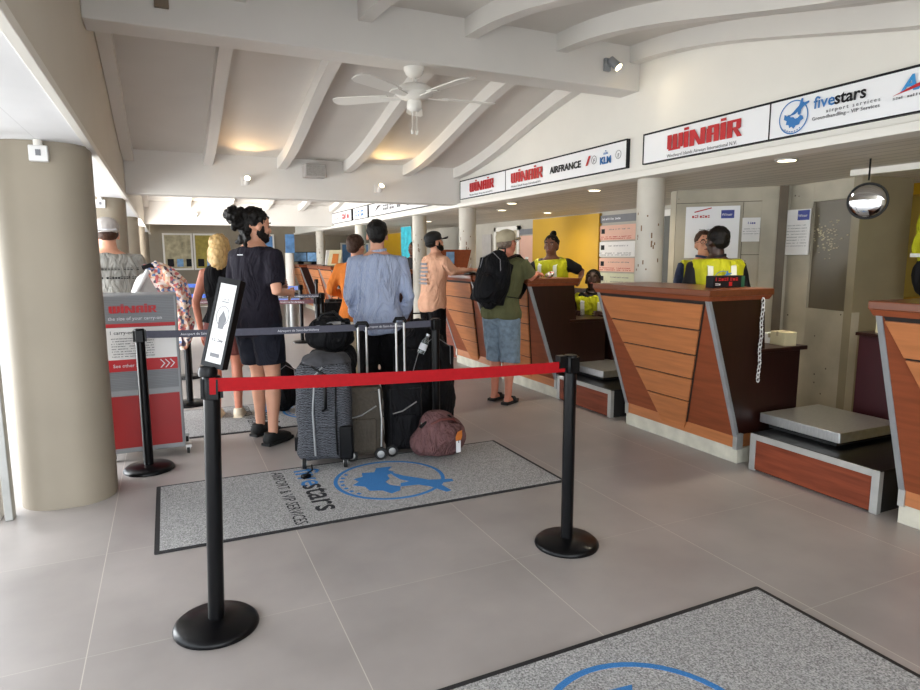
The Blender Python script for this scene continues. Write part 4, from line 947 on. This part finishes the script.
# ------------------------------------------------------------------ people
def hand_mb(wrist, dirv, palm, side, sc=1.0, curl=.35):
    """palm plus five separate fingers; palm = direction the palm faces, side = +1 right hand, -1 left hand"""
    f = V(dirv).normalized(); n = V(palm); n = (n - f*n.dot(f)).normalized(); t = f.cross(n)*side*1.0   # t points to the thumb side
    mb = MB(); w_ = V(wrist)
    P = lambda a, b, c: w_ + (f*a + t*b + n*c)*sc
    mb.tube([P(-.03, 0, 0), P(.0, 0, 0), P(.03, .0, 0)], [.026*sc, .025*sc, .026*sc], 10)
    R = []
    for a, hw, th in ((-.005, .024, .017), (.03, .034, .016), (.06, .040, .015), (.088, .041, .013), (.098, .036, .009)):
        R.append([P(a, hw*math.cos(q), th*math.sin(q)) for q in [2*PI*j/14 for j in range(14)]])
    mb.rings(R)
    for k, (b, L_) in enumerate(((.0305, .070), (.0105, .079), (-.0105, .073), (-.030, .058))):
        p = [P(.075, b*.9, 0), P(.095, b, .0)]; ang = 0; cur = V((.095, b, 0))
        for seg, m_ in ((.45, .5), (.31, 1.0), (.24, .8)):
            ang += curl*m_*(1 + .12*k); cur = cur + V((math.cos(ang), b*.35, math.sin(ang)))*L_*seg; p.append(P(*cur))
        mb.tube(p, [.0095*sc, .0092*sc, .0086*sc, .0078*sc, .006*sc], 8)
    mb.tube([P(.018, .02, .004), P(.045, .045, .012), P(.070, .056, .022), P(.092, .056, .034)], [.014*sc, .0125*sc, .0105*sc, .0075*sc], 8)
    return mb

def person(loc, face, h, lab, skin, top, bottom, arms={}, lean=0, head=(0, 0), hair=None, hairm=None, build=1.0, feet=None, knees=None, shoe=None, fem=False, cap=None, capm=None, beard=False, glasses=False, sit=False, curl=.4, palms={}, sleeve=.85, hem=.84, leg_hem=.52, legs_loose=1.0, vox=.012, skirt=False, nofeet=False, hands='LR', topname='shirt', botname='trousers', bw=1.0):
    s = h/1.75; g = build
    o = thing('person', loc, lab, 'person', math.radians(face - 90))
    la = math.radians(lean); hip = V((0, 0, .93*s))
    Rl = Matrix.Rotation(-la, 3, 'X')
    tr = lambda p: hip + Rl @ (V(p)*1.0 - hip) if V(p).z > hip.z else V(p)
    SH = {k: tr((sx*.168*s*(1 if not fem else .9)*min(1.08, g), 0, 1.402*s)) for k, sx in (('R', 1), ('L', -1))}
    EL = {}; WR = {}
    for k, sx in (('R', 1), ('L', -1)):
        e_, w_ = arms.get(k, (None, None))
        EL[k] = V(e_) if e_ else tr((sx*.225*s*g, -.03*s, 1.14*s)); WR[k] = V(w_) if w_ else tr((sx*.235*s*g, .05*s, .90*s))
    HIPJ = {k: V((sx*.088*s, 0, .90*s)) for k, sx in (('R', 1), ('L', -1))}
    AN = {'R': V((.10*s, 0, .085*s)), 'L': V((-.10*s, 0, .085*s))}
    if feet: AN = {k: V(v) for k, v in feet.items()}
    KN = {k: (HIPJ[k] + AN[k])/2 + V((0, .035*s, .02*s)) for k in 'RL'}
    if knees: KN = {k: V(v) for k, v in knees.items()}
    # torso sections
    sec = [(.80, .10, .085), (.86, .155, .105), (.93, .170 if not fem else .178, .118), (1.02, .150 if not fem else .140, .105), (1.10, .140 if not fem else .125, .100), (1.22, .155 if not fem else .140, .112), (1.33, .172 if not fem else .150, .112), (1.40, .176 if not fem else .152, .102), (1.44, .142 if not fem else .124, .086), (1.468, .100, .074), (1.495, .064, .060)]
    def torso(mb, off=0, lo=0, hi=9, flare=0):
        R = []
        for z, rx, ry in sec:
            if z < lo - .001 or z > hi + .001: continue
            k = max(0, (1.05-z))*flare
            c = tr((0, 0, z*s)) if z > .93 else V((0, 0, z*s))
            yv = Rl @ V((0, 1, 0)) if z > .93 else V((0, 1, 0))
            rx_, ry_ = (rx*g*s*bw + off + k), (ry*g*s + off + k)
            R.append([c + V((1, 0, 0))*rx_*math.copysign(abs(math.cos(a))**.85, math.cos(a)) + yv*ry_*math.copysign(abs(math.sin(a))**.9, math.sin(a)) for a in [2*PI*j/24 for j in range(24)]])
        mb.rings(R)
    def arm(mb, k, off=0, upto=2.0, extra=0):
        a, b, c = SH[k], EL[k], WR[k]; r = (.052*g*s, .046*g*s, .038*s, .034*s, .025*s)
        inn = a + (tr((0, 0, 1.40*s)) - a)*.25
        pts = [inn, a, a.lerp(b, .5), b, b.lerp(c, .4), c]; rr = [.05*s*g, r[0], r[1], r[2], r[3]*1.02, r[4]]
        T_ = [-.2, 0, .5, 1, 1.4, 2]
        P = []; Q = []
        for p, q, t in zip(pts, rr, T_):
            if t <= upto: P.append(p); Q.append(q + off + extra*max(0, t))
        if upto < 2 and upto not in T_:
            e = a.lerp(b, upto) if upto < 1 else b.lerp(c, upto-1); P.append(e); Q.append(Q[-1]*.97 if not extra else Q[-1])
        mb.tube(P, Q, 12)
    def leg(mb, k, off=0, hemz=None, flare=0):
        a, b, c = HIPJ[k], KN[k], AN[k]
        pts = [a + V((0, 0, .0)), a.lerp(b, .12), a.lerp(b, .5), b, b.lerp(c, .35), b.lerp(c, .75), c]
        rr = [.076*g*s, .082*g*s, .073*g*s, .053*g*s, .055*g*s, .040*s, .036*s]
        if hemz is not None and hemz > c.z:
            P = []; Q = []
            for i, (p, q) in enumerate(zip(pts, rr)):
                if p.z >= hemz: P.append(p); Q.append(q + off + flare*(a.z - p.z))
                else:
                    q0 = pts[i-1]; t = (q0.z-hemz)/(q0.z-p.z); P.append(q0.lerp(p, t)); Q.append(rr[i-1] + (q-rr[i-1])*t + off + flare*(a.z-hemz)); break
            mb.tube(P, Q, 14)
        else: mb.tube(pts, [q+off for q in rr], 14)
    # head frame
    nb = tr((0, 0, 1.46*s)); HS = 1.07; yawh, pith = math.radians(head[0]), math.radians(head[1])
    HR = Rl @ Matrix.Rotation(yawh, 3, 'Z') @ Matrix.Rotation(-pith + la*.75, 3, 'X')
    pivot = tr((0, 0, 1.50*s)); H = lambda x, y, z: pivot + HR @ (V((x*HS, y*HS + .015, z*HS + .118))*s)
    body = MB(); torso(body)
    body.tube([nb - (Rl @ V((0, 0, .03))), H(0, -.012, -.075), H(0, -.008, -.02)], [.062*s*g, .054*s*g, .052*s], 12)
    body.ell(H(0, -.012, .03), (0.08132*s, 0.1006*s, 0.0963*s), HR); body.ell(H(0, .018, -.045), (0.05992*s, 0.07062*s, 0.07062*s), HR); body.ell(H(0, .040, -.085), (.034*s, .034*s, .026*s), HR)
    body.ell(H(0, .088, -.022), (.012*s, .020*s, .024*s), HR); body.ell(H(0, .078, .006), (.010*s, .014*s, .03*s), HR); body.ell(H(0, .082, -.058), (.022*s, .012*s, .014*s), HR)
    for sx in (-1, 1): body.ell(H(sx*.077, -.008, -.012), (.010*s, .020*s, .033*s), HR); body.ell(H(sx*.036, .066, -.02), (.022*s, .016*s, .018*s), HR)
    for k in 'RL': arm(body, k); 
    if not sit or True:
        for k in 'RL': leg(body, k)
    if not nofeet:
        for k in 'RL': body.tube([AN[k], AN[k]+V((0, -.035*s, -.05*s)), AN[k]+V((0, .06*s, -.055*s)), AN[k]+V((0, .14*s, -.065*s))], [.036*s, .034*s, .032*s, .018*s], 10)
    me = organic(body, vox, 2)
    if hands:
        bm = bmesh.new(); bm.from_mesh(me)
        for k in hands:
            dv = (WR[k]-EL[k]).normalized(); side = 1 if k == 'R' else -1
            dr, pl = palms.get(k, (None, None)); dr = V(dr) if dr else dv; pl = V(pl) if pl else V((-side, 0, 0))
            hm_ = organic(hand_mb(WR[k], dr, pl, -side, s*1.0, curl), .0042, 1); bm.from_mesh(hm_); bpy.data.meshes.remove(hm_)
        bm.to_mesh(me); bm.free()
        for p in me.polygons: p.use_smooth = True
    put(me, 'body', skin, o)
    # clothes
    if top:
        c = MB(); torso(c, .020*s, max(hem, .80), 1.475, flare=.09)
        if sleeve > 0:
            for k in 'RL': arm(c, k, .014*s, sleeve, .006 if sleeve < 1.2 else 0)
        put(organic(c, vox, 7, .020, 7.5, (1.3, 1.3, .6)), topname, top, o)
        if sleeve > 1.5 or topname in ('shirt', 'polo_shirt'):
            R = []
            for q in range(28):
                a = 2*PI*q/28; R.append([tr((0, 0, 1.492*s)) + Rl @ V(((.070+.008*math.cos(u))*s*math.cos(a), (.066+.008*math.cos(u))*s*math.sin(a), .014*s*math.sin(u) + .012*s*math.cos(a*1))) for u in [2*PI*j/6 for j in range(6)]])
            MB().rings(R, closed=True).build('collar', top, o, smooth=True)
    if bottom:
        c = MB(); torso(c, .004*s, .80, 1.02)
        if skirt:
            R = []
            for z, k in ((.95, 1), (.7, 1.05), (.45, 1.1), (leg_hem, 1.12)): R.append([V((.17*k*s*math.cos(a), .13*k*s*math.sin(a), z*s)) for a in [2*PI*j/20 for j in range(20)]])
            c.rings(R)
        else:
            for k in 'RL': leg(c, k, .014*s*legs_loose, leg_hem*s, .03*(legs_loose-1))
        put(organic(c, vox, 3, .012, 7, (1, 1, .6)), botname, bottom, o)
    if shoe:
        for k in 'RL':
            A0 = AN[k]; fz = A0.z - .085*s
            if shoe[1] == 'sandal':
                so = MB().prism([(-.04, -.08), (.04, -.08), (.045, .02), (.052, .12), (.03, .175), (-.02, .175), (-.045, .12)], fz, fz+.028, Matrix.Translation((A0.x, A0.y, 0))).build('sandal', shoe[0], o, bevel=.004)
                put(organic(MB().tube([A0+V((-.05, .07, -.075))*s, A0+V((-.03, .075, -.035))*s, A0+V((.03, .075, -.035))*s, A0+V((.05, .07, -.075))*s], .022, 10), .008, 1), 'strap', shoe[0], so)
            else:
                c = MB(); c.tube([A0+V((0, -.03, .01))*s, A0+V((0, -.035, -.045))*s], [.045*s, .046*s], 12); c.tube([A0+V((0, -.045, -.042))*s, A0+V((0, .04, -.035))*s, A0+V((0, .12, -.052))*s, A0+V((0, .175, -.062))*s], [.044*s, .045*s, .040*s, .026*s], 12)
                c.ell(A0+V((0, -.045, -.040))*s, (.046*s, .048*s, .048*s)); q = organic(c, .010, 1)
                for v in q.vertices: v.co.z = max(v.co.z, fz+.004)
                so = put(q, 'shoe', shoe[0], o)
                MB().prism([(-.042*s, -.085*s), (.042*s, -.085*s), (.046*s, .04*s), (.05*s, .12*s), (.02*s, .202*s), (-.03*s, .195*s), (-.05*s, .12*s), (-.046*s, .04*s)], fz, fz+.022, Matrix.Translation((A0.x, A0.y, 0))).build('sole', shoe[2] if len(shoe) > 2 else shoe[0], so, bevel=.004)
    # face
    for sx in (-1, 1):
        e_ = MB().ell(H(sx*.031, .074, .008), (.0105*s, .008*s, .0052*s), HR, 10, 6).build('eye', M['eyew'], o, smooth=True)
        MB().ell(H(sx*.031, .081, .008), (.0052*s, .004*s, .0048*s), HR, 8, 6).build('pupil', M['eyed'], e_, smooth=True)
        if hairm: MB().tube([H(sx*.048, .070, .026), H(sx*.032, .081, .031), H(sx*.016, .083, .027)], [.004*s, .0055*s, .004*s], 6).build('eyebrow', hairm if hairm != M['hairbl'] else M['hairbr'], o)
    MB().tube([H(-.022, .085, -.058), H(0, .0945, -.056), H(.022, .085, -.058)], [.003*s, .0065*s, .003*s], 8).build('lips', M['lips'], o, smooth=True)
    if glasses:
        gl = MB()
        for sx in (-1, 1):
            n = 16; R = []
            for q in range(n):
                a = 2*PI*q/n; c_ = (sx*.033 + .022*math.cos(a), .095, .006 + .017*math.sin(a)); R.append([H(c_[0]+.0022*math.cos(a)*math.cos(u), c_[1]+.0022*math.sin(u), c_[2]+.0022*math.sin(a)*math.cos(u)) for u in (0, 1.57, 3.14, 4.71)])
            gl.rings(R, closed=True); gl.tube([H(sx*.056, .093, .01), H(sx*.08, .03, .008), H(sx*.083, -.01, .004)], .002, 5)
        gl.tube([H(-.011, .096, .01), H(.011, .096, .01)], .002, 5).build('glasses', M['ink'], o)
    if beard:
        b_ = MB(); b_.ell(H(0, .022, -.062), (.063*s, .070*s, .050*s), HR); b_.ell(H(0, .058, -.084), (.038*s, .036*s, .030*s), HR)
        for sx in (-1, 1): b_.ell(H(sx*.060, .010, -.030), (.016*s, .030*s, .050*s), HR)
        put(organic(b_, .009, 1, .008, 60), 'beard', hairm, o)
    if hair:
        hb = MB()
        if hair == 'thin': hb.ell(H(0, -.03, .005), (.084*s, .092*s, .06*s), HR)
        else: hb.ell(H(0, -.022, .042), (0.08988*s, 0.1049*s, 0.09416*s), HR)
        if hair == 'short': hb.ell(H(0, -.062, -.0), (0.0749*s, 0.0535*s, 0.0642*s), HR); amp = .006
        if hair == 'thin': amp = .003
        if hair == 'bun_curly':
            for k in range(26):
                a, b2 = random.uniform(0, 2*PI), random.uniform(-1, 1); rr = .062
                hb.ell(H(rr*.8*math.cos(a)*math.sqrt(1-b2*b2), -.145 + rr*math.sin(a)*math.sqrt(1-b2*b2), .035+rr*1.05*b2), (.026*s,)*3)
            hb.ell(H(0, -.135, .03), (.055*s, .062*s, .065*s))
            for k in range(26): hb.ell(H(random.uniform(-.055, .055), random.uniform(-.115, -.06), random.uniform(-.14, -.02)), (random.uniform(.014, .024)*s,)*3)
            hb.ell(H(0, -.075, -.05), (.058*s, .040*s, .085*s), HR); amp = .016
        if hair == 'top_bun': hb.ell(H(0, -.055, .0), (0.0749*s, 0.05885*s, 0.06955*s), HR); hb.ell(H(.0, -.055, .145), (.042*s, .042*s, .036*s), HR); amp = .008
        if hair == 'long':
            hb.tube([H(0, -.04, .05), H(0, -.075, -.03), H(0, -.085, -.12), H(0, -.07, -.175)], [.08*s, .082*s, .078*s, .050*s], 14)
            for sx in (-1, 1): hb.tube([H(sx*.05, -.0, .06), H(sx*.078, -.01, -.03), H(sx*.075, -.02, -.13)], [.035*s, .03*s, .022*s], 10)
            amp = .012
        hmesh = organic(hb, .010, 2, amp, 40)
        # keep the face free: pull hair that lies in front of the hairline back inside the skull
        inv = HR.transposed()
        for v in hmesh.vertices:
            q = (inv @ (v.co - pivot)/s - V((0, .015, .118)))/HS; lim = .055 + max(0, (q.z-.045))*1.2
            if q.y > .0 and q.z < .05 and abs(q.x) < .09:
                t_ = max(0, q.z + .03)
                if q.y > -.0 + t_*.6: q.y = t_*.6 - .0; q.x *= .90; v.co = pivot + HR @ ((q*HS + V((0, .015, .118)))*s)
        put(hmesh, 'hair', hairm, o)
    if cap:
        c = MB(); c.ell(H(0, -.010, .062), (0.09416*s, 0.1113*s, 0.07276*s), HR); c.ell(H(0, -.012, .035), (0.09202*s, 0.1091*s, 0.0428*s), HR)
        cp = put(organic(c, .009, 2), 'cap', capm, o)
        fy = 1 if cap == 'front' else -1
        R = []
        n = 12; P1 = []
        for j in range(n+1):
            a = PI*j/n; P1.append((.076*math.cos(a), .06 + .115*math.sin(a)))
        vs = [(x, fy*y, .038 - .9*x*x*3 - .018*(y > .1)) for x, y in P1]
        c = MB(); k = len(vs)
        c.add([H(x, y, z) for x, y, z in vs] + [H(x, y, z+.006) for x, y, z in vs], [tuple(range(k)), tuple(reversed(range(k, 2*k)))] + [(i, (i+1) % k, k+(i+1) % k, k+i) for i in range(k)])
        c.build('cap_brim', capm, cp, smooth=True)
        if cap == 'back': MB().tube([H(-.06, -.085, .035), H(0, -.115, .030), H(.06, -.085, .035)], .010, 8).build('cap_strap', M['print'], cp)
    o['_s'] = s
    return o, dict(SH=SH, EL=EL, WR=WR, H=H, tr=tr, Rl=Rl, s=s, torso=torso, sec=sec, g=g, arm=arm)
def w2l(loc, face, p):
    """a point of the hall in a person's own frame"""
    a = math.radians(face - 90); dx, dy = p[0]-loc[0], p[1]-loc[1]
    return (dx*math.cos(a)+dy*math.sin(a), -dx*math.sin(a)+dy*math.cos(a), p[2]-loc[2])
def vest(o, K_, m=None):
    c = MB(); K_['torso'](c, .032*K_['s'], .93, 1.472, flare=.02)
    for k in 'RL': K_['arm'](c, k, .016, .06)
    v_ = put(organic(c, .013, 2, .012, 6), 'hi_vis_vest', M['hivis'], o)
    s, tr, Rl, g = K_['s'], K_['tr'], K_['Rl'], K_['g']
    b = MB()
    def sect(z):
        for (a, ax, ay), (c_, cx, cy) in zip(K_['sec'], K_['sec'][1:]):
            if a <= z <= c_: t = (z-a)/(c_-a); return ax+(cx-ax)*t, ay+(cy-ay)*t
        return .12, .08
    R = []
    for z in (1.04, 1.09):
        rx, ry = sect(z); R.append([tr((0, 0, z*s)) + Rl @ V(((rx*g*s+.040)*math.cos(a), (ry*g*s+.044)*math.sin(a), 0)) for a in [2*PI*j/24 for j in range(24)]])
    b.rings(R, cap=False)
    for sx in (-1, 1):
        for fy in (-1, 1):
            R = []
            for z in (1.05, 1.15, 1.25, 1.34, 1.41, 1.455):
                rx, ry = sect(z); y = fy*(ry*g*s*.93+.040); R.append([tr((sx*q*s, 0, z*s)) + Rl @ V((0, y if z < 1.45 else fy*.02, 0 if z < 1.45 else .012)) for q in (.075, .12)])
            for r1, r2 in zip(R, R[1:]): b.add([r1[0], r1[1], r2[1], r2[0]], [(0, 1, 2, 3)])
    bo = b.build('reflective_tape', M['reflect'], v_); md = bo.modifiers.new('s', 'SOLIDIFY'); md.thickness = .004
    return v_

# man in navy tee, standing with arms folded
L0 = (.63, 5.18, 0); F0 = 38
E_R = w2l(L0, F0, (.86, 5.02, 1.33)); W_R = w2l(L0, F0, (.80, 5.24, 1.22)); E_L = w2l(L0, F0, (.52, 5.50, 1.34)); W_L = w2l(L0, F0, (.76, 5.14, 1.27))
po, K_ = person(L0, F0, 1.84, 'tall man in navy t-shirt and shorts with dark curly hair tied back', M['skin'], M['navy'], M['shorts'], arms={'R': ((.27, -.06, 1.20), (.14, .22, 1.18)), 'L': ((-.26, .02, 1.22), (.02, .20, 1.24))}, head=(-28, 6), hair='bun_curly', hairm=M['hairb'], build=1.06, beard=True, shoe=(M['rubber'], 'shoe', M['rubber']), sleeve=.80, hem=.80, leg_hem=.60, legs_loose=2.2, feet={'R': (.16, -.05, .09), 'L': (-.12, .10, .09)}, vox=.011, topname='t_shirt', botname='shorts', palms={'L': ((1, -.1, .1), (0, -1, 0))})
greek('collar_mark', po, basis((1, 0, 0), (0, 0, 1), (-.035, -.150, 1.475)), .07, .010, M['print'], 7)
# man in striped shirt
po, K_ = person((1.63, 5.20, 0), 80, 1.77, 'man seen from behind in a blue fine-striped long-sleeved shirt', M['skin'], M['stripe'], M['trouser'], arms={'R': ((.26, -.02, 1.12), (.22, .14, .90)), 'L': ((-.24, .0, 1.13), (-.18, .20, .95))}, head=(-8, 0), hair='short', hairm=M['hairb'], build=1.08, shoe=(M['rubber'], 'shoe'), sleeve=1.86, hem=.80, leg_hem=.10, legs_loose=1.6, topname='shirt', vox=.011)
# person in orange
po, K_ = person((1.72, 6.2, 0), 60, 1.68, 'person in an orange shirt mostly hidden by the striped-shirt man', M['skin'], M['orange'], M['cream'], arms={'L': ((-.27, .0, 1.12), (-.12, .25, 1.05))}, hair='short', hairm=M['hairbr'], shoe=(M['cream'], 'shoe'), sleeve=1.7, leg_hem=.10, legs_loose=1.6, head=(-20, 0))
# peach shirt man
Lp = (2.86, 7.0, 0); Fp = 12
po, K_ = person(Lp, Fp, 1.76, 'man in peach t-shirt and black cap resting his arm on the counter', M['skin'], M['peach'], M['trouser'], arms={'R': (w2l(Lp, Fp, (3.08, 6.84, 1.27)), w2l(Lp, Fp, (3.32, 6.92, 1.30))), 'L': (w2l(Lp, Fp, (3.05, 7.24, 1.27)), w2l(Lp, Fp, (3.30, 7.22, 1.30)))}, palms={'R': ((.1, 1, .05), (0, 0, -1)), 'L': ((.1, 1, .1), (0, 0, -1))}, lean=6, head=(-8, -16), cap='front', capm=M['rubber'], hair='thin', hairm=M['hairb'], beard=True, shoe=(M['rubber'], 'shoe'), sleeve=.95, hem=.80, leg_hem=.1, legs_loose=1.6, build=1.05, topname='t_shirt')
bp_ = MB()
for r_ in range(6): bp_.prism([(-.09, r_*.045), (.09-.02*(r_ % 3), r_*.045), (.09-.02*(r_ % 3), r_*.045+.026), (-.09, r_*.045+.026)], 0, .002, basis((1, 0, 0), K_['Rl'] @ V((0, 0, 1)), K_['tr']((0, -.150, 1.12))))
bp_.build('back_print', M['grey'], po)
text('pen', 'I', .12, M['print'], po, basis((0, 1, 0), (0, .5, 1), (.15, .42, 1.30)), depth=.003)
# olive man
Lo = (2.98, 5.50, 0); Fo = 32
po, K_ = person(Lo, Fo, 1.74, 'older man in olive t-shirt, denim shorts and beige cap leaning on the counter', M['skinr'], M['olive'], M['denim'], arms={'R': (w2l(Lo, Fo, (3.26, 5.40, 1.25)), w2l(Lo, Fo, (3.42, 5.56, 1.285))), 'L': (w2l(Lo, Fo, (3.18, 5.82, 1.27)), w2l(Lo, Fo, (3.40, 5.76, 1.285)))}, palms={'R': ((-.2, 1, 0), (0, 0, -1)), 'L': ((.2, 1, 0), (0, 0, -1))}, lean=14, head=(-12, -14), cap='front', capm=M['beige'], hair='thin', hairm=M['hairg'], glasses=True, shoe=(M['rubber'], 'sandal'), sleeve=.85, hem=.82, leg_hem=.42, legs_loose=2.0, build=1.1, topname='t_shirt', botname='shorts', vox=.011, feet={'R': (.10, -.02, .09), 'L': (-.10, .06, .09)})
bk = rucksack((0, 0, 0), 0, 1.22, 'black backpack on the back of the man in olive')
tl = math.radians(14); Mo = Matrix.Translation(Lo) @ Matrix.Rotation(math.radians(Fo-90), 4, 'Z') @ Matrix.Translation((-.04, -.22, .97)) @ Matrix.Rotation(-tl*1.0, 4, 'X') @ Matrix.Rotation(.12, 4, 'Y')
bk.matrix_world = Mo; bk.location = Mo.to_translation(); bk.rotation_euler = Mo.to_euler()
sM = Matrix.Translation((-.04, -.22, .97)) @ Matrix.Rotation(-tl, 4, 'X'); inv = (Matrix.Translation((-.04, -.22, .97)) @ Matrix.Rotation(-tl, 4, 'X') @ Matrix.Rotation(.12, 4, 'Y')).inverted()
for sx in (-1, 1):
    pts = [(sx*.09, -.14, 1.42), (sx*.125, -.04, 1.485), (sx*.135, .08, 1.45), (sx*.14, .15, 1.34), (sx*.165, .12, 1.18), (sx*.18, .0, 1.06), (sx*.12, -.12, 1.05)]
    q = [inv @ (K_['tr'](p)) for p in pts]; R = []
    for i, p in enumerate(q):
        R.append([p + V((-.026, -.004, -.004)), p + V((.026, -.004, -.004)), p + V((.026, .004, .006)), p + V((-.026, .004, .006))])
    MB().rings(R).build('shoulder_strap', M['black'], bk, smooth=True)
# blonde woman
po, K_ = person((.44, 6.05, 0), 75, 1.66, 'blonde woman in a sleeveless black top behind the man in navy', M['skinr'], M['trouser'], mat('maroon_skirt_cloth', (104, 50, 44), .85, var=.1), arms={'L': ((-.22, -.03, 1.06), (-.20, .03, .80)), 'R': ((.2, 0, 1.06), (.16, .06, .60))}, hair='long', hairm=M['hairbl'], fem=True, sleeve=0, hem=.9, shoe=(M['cream'], 'shoe'), leg_hem=.62, legs_loose=1.6, build=.95, botname='shorts', topname='vest_top')
# man in grey tee with cap and pack
Lg = (-.42, 5.95, 0)
po, K_ = person(Lg, 95, 1.78, 'man in grey t-shirt and cap worn backwards beside the wide pillar', M['skin'], M['greytee'], M['shorts'], lean=0, cap='back', capm=M['ltgrey'], hair='thin', hairm=M['hairbr'], build=1.22, shoe=(M['cream'], 'shoe'), leg_hem=.5, legs_loose=2, sleeve=.9, topname='t_shirt', botname='shorts', arms={'R': ((.32, .0, 1.16), (.28, .22, 1.05))})
for zz, ww in ((1.36, .34), (1.29, .30)): greek('back_lettering', po, basis((1, 0, 0), (0, 0, 1), (-ww/2+.04, -.178, zz)), ww, .022, M['ink'], 15)
bk2 = thing('shoulder_bag', (-.13, 5.66, 1.02), 'pale grey shoulder bag hanging on the grey t-shirt man right side', 'bag')
put(organic(MB().ell((0, 0, .12), (.14, .10, .20)).ell((.05, 0, .05), (.12, .09, .14)), .012, 3, .015, 7), 'bag_body', M['ltgrey'], bk2)
MB().tube([(-.13, -.05, .0), (-.09, -.10, .18), (-.0, -.08, .34), (.06, 0, .40)], .018, 8).build('strap', M['paper'], bk2, smooth=True)
MB().tube([(-.04, -.1, .36), (.02, -.1, .38), (.07, -.08, .36)], .018, 8).build('buckle_patch', M['ink'], bk2, smooth=True)
sc_ = thing('scarf', (.02, 5.58, .72), 'floral printed scarf hanging from the pale bag beside the carry-on gauge', 'scarf')
R = []
for px, pz, w_ in ((-.14, .70, .05), (-.06, .64, .10), (.02, .52, .13), (.07, .40, .09), (.09, .30, .05), (.10, .18, .07), (.09, .05, .06), (.09, .0, .03)):
    R.append([V((px + w_*math.cos(a)*(.9+.15*math.sin(3*a)), .035*math.sin(a)*(1+.4*math.cos(5*a)), pz + w_*.3*math.cos(a))) for a in [2*PI*j/24 for j in range(24)]])
put(organic(MB().rings(R), .012, 2, .02, 11), 'scarf_cloth', M['floral'], sc_)
# staff
Lb = (4.22, 6.45, 0)
po, K_ = person(Lb, 215, 1.72, 'staff woman with a top bun and hi-vis vest behind the counter', M['skind'], M['ink'], M['trouser'], arms={'L': ((.0, 0, 0), (0, 0, 0))} and {'L': (w2l(Lb, 215, (4.50, 6.28, 1.28)), w2l(Lb, 215, (4.28, 6.02, 1.20))), 'R': (w2l(Lb, 215, (4.0, 6.66, 1.26)), w2l(Lb, 215, (3.86, 6.42, 1.28)))}, lean=12, head=(4, -10), hair='top_bun', hairm=M['hairb'], fem=True, shoe=(M['rubber'], 'shoe'), sleeve=.8, leg_hem=.1, build=1.12, topname='t_shirt')
vest(po, K_)
MB().box(-.02, .02, .165, .175, 1.16, 1.24).build('badge', M['print'], po)
Ls = (4.55, 6.0, -.02)
po, K_ = person((4.52, 6.05, -.36), 225, 1.72, 'dark-haired staff man sitting low, head bowed, between two counters', M['skindd'], M['ink'], M['trouser'], lean=22, head=(0, -24), hair='short', hairm=M['hairb'], sit=True, arms={'R': ((.26, .12, 1.16), (.16, .36, 1.18)), 'L': ((-.26, .12, 1.16), (-.14, .36, 1.18))}, knees={'R': (.12, .42, .88), 'L': (-.12, .42, .88)}, feet={'R': (.12, .40, .45), 'L': (-.12, .40, .45)}, shoe=(M['rubber'], 'shoe'), sleeve=.9, leg_hem=.46)
vest(po, K_)
st_ = thing('office_stool', (4.54, 6.07, 0), 'dark office stool under the seated staff man', 'stool')
MB().lathe([(.2, .40), (.21, .43), (.19, .455)], n=20).build('seat', M['rubber'], st_, smooth=True); MB().lathe([(.03, .03), (.03, .40)], n=10).build('pedestal', M['steel'], st_); MB().lathe([(.22, 0), (.2, .03), (.04, .05)], n=20).build('base', M['black'], st_)
dk = thing('work_desk', (4.58, 5.52, 0), 'low desk with papers in front of the seated staff man', 'desk')
MB().box(-.28, .2, -.1, .2, .0, .80).build('cabinet_body', M['woodd'], dk, bevel=.004); MB().box(-.30, .22, -.12, .22, .80, .825).build('desk_top', M['woodd'], dk, bevel=.004)
for i, (x, y, rz) in enumerate(((4.38, 5.50, .2), (4.52, 5.60, -.3), (4.66, 5.52, .5))):
    o = thing('paper_stack', (x, y, .825), ('white papers on the low desk, nearest the counter', 'white papers in the middle of the low desk', 'white papers at the far side of the low desk')[i], 'papers', rz)
    MB().box(-.08, .08, -.05, .05, 0, .02+.01*i).build('sheets', M['paper'], o)
po, K_ = person((4.62, 4.52, 0), 238, 1.70, 'staff man in hi-vis vest facing the camera behind the counter', M['skin'], mat('navy_print_shirt', (36, 48, 80), .8, var=.3, scale=30), M['trouser'], head=(0, -6), hair='short', hairm=M['hairbr'], shoe=(M['rubber'], 'shoe'), sleeve=.9, leg_hem=.1, glasses=True, build=1.05)
vest(po, K_)
po, K_ = person((4.26, 4.02, 0), 62, 1.71, 'staff member in hi-vis vest seen from behind at the counter', M['skindd'], M['ink'], M['trouser'], hair='short', hairm=M['hairb'], shoe=(M['rubber'], 'shoe'), sleeve=.95, leg_hem=.1, build=1.1, head=(20, 0))
vest(po, K_)
emblem(po, basis((1, 0, 0), (0, 0, 1), (.0, -.165, 1.27)), 0, 0, .07, M['blue'])
# slice of a person behind the third column
po, K_ = person((4.12, 10.95, 0), 200, 1.72, 'person in dark clothes half hidden behind the black-capped man column', M['skind'], M['ink'], M['trouser'], hair='short', hairm=M['hairb'], shoe=(M['rubber'], 'shoe'), sleeve=.9, leg_hem=.1, vox=.014)
for o in bpy.data.objects:
    if '_s' in o: del o['_s']
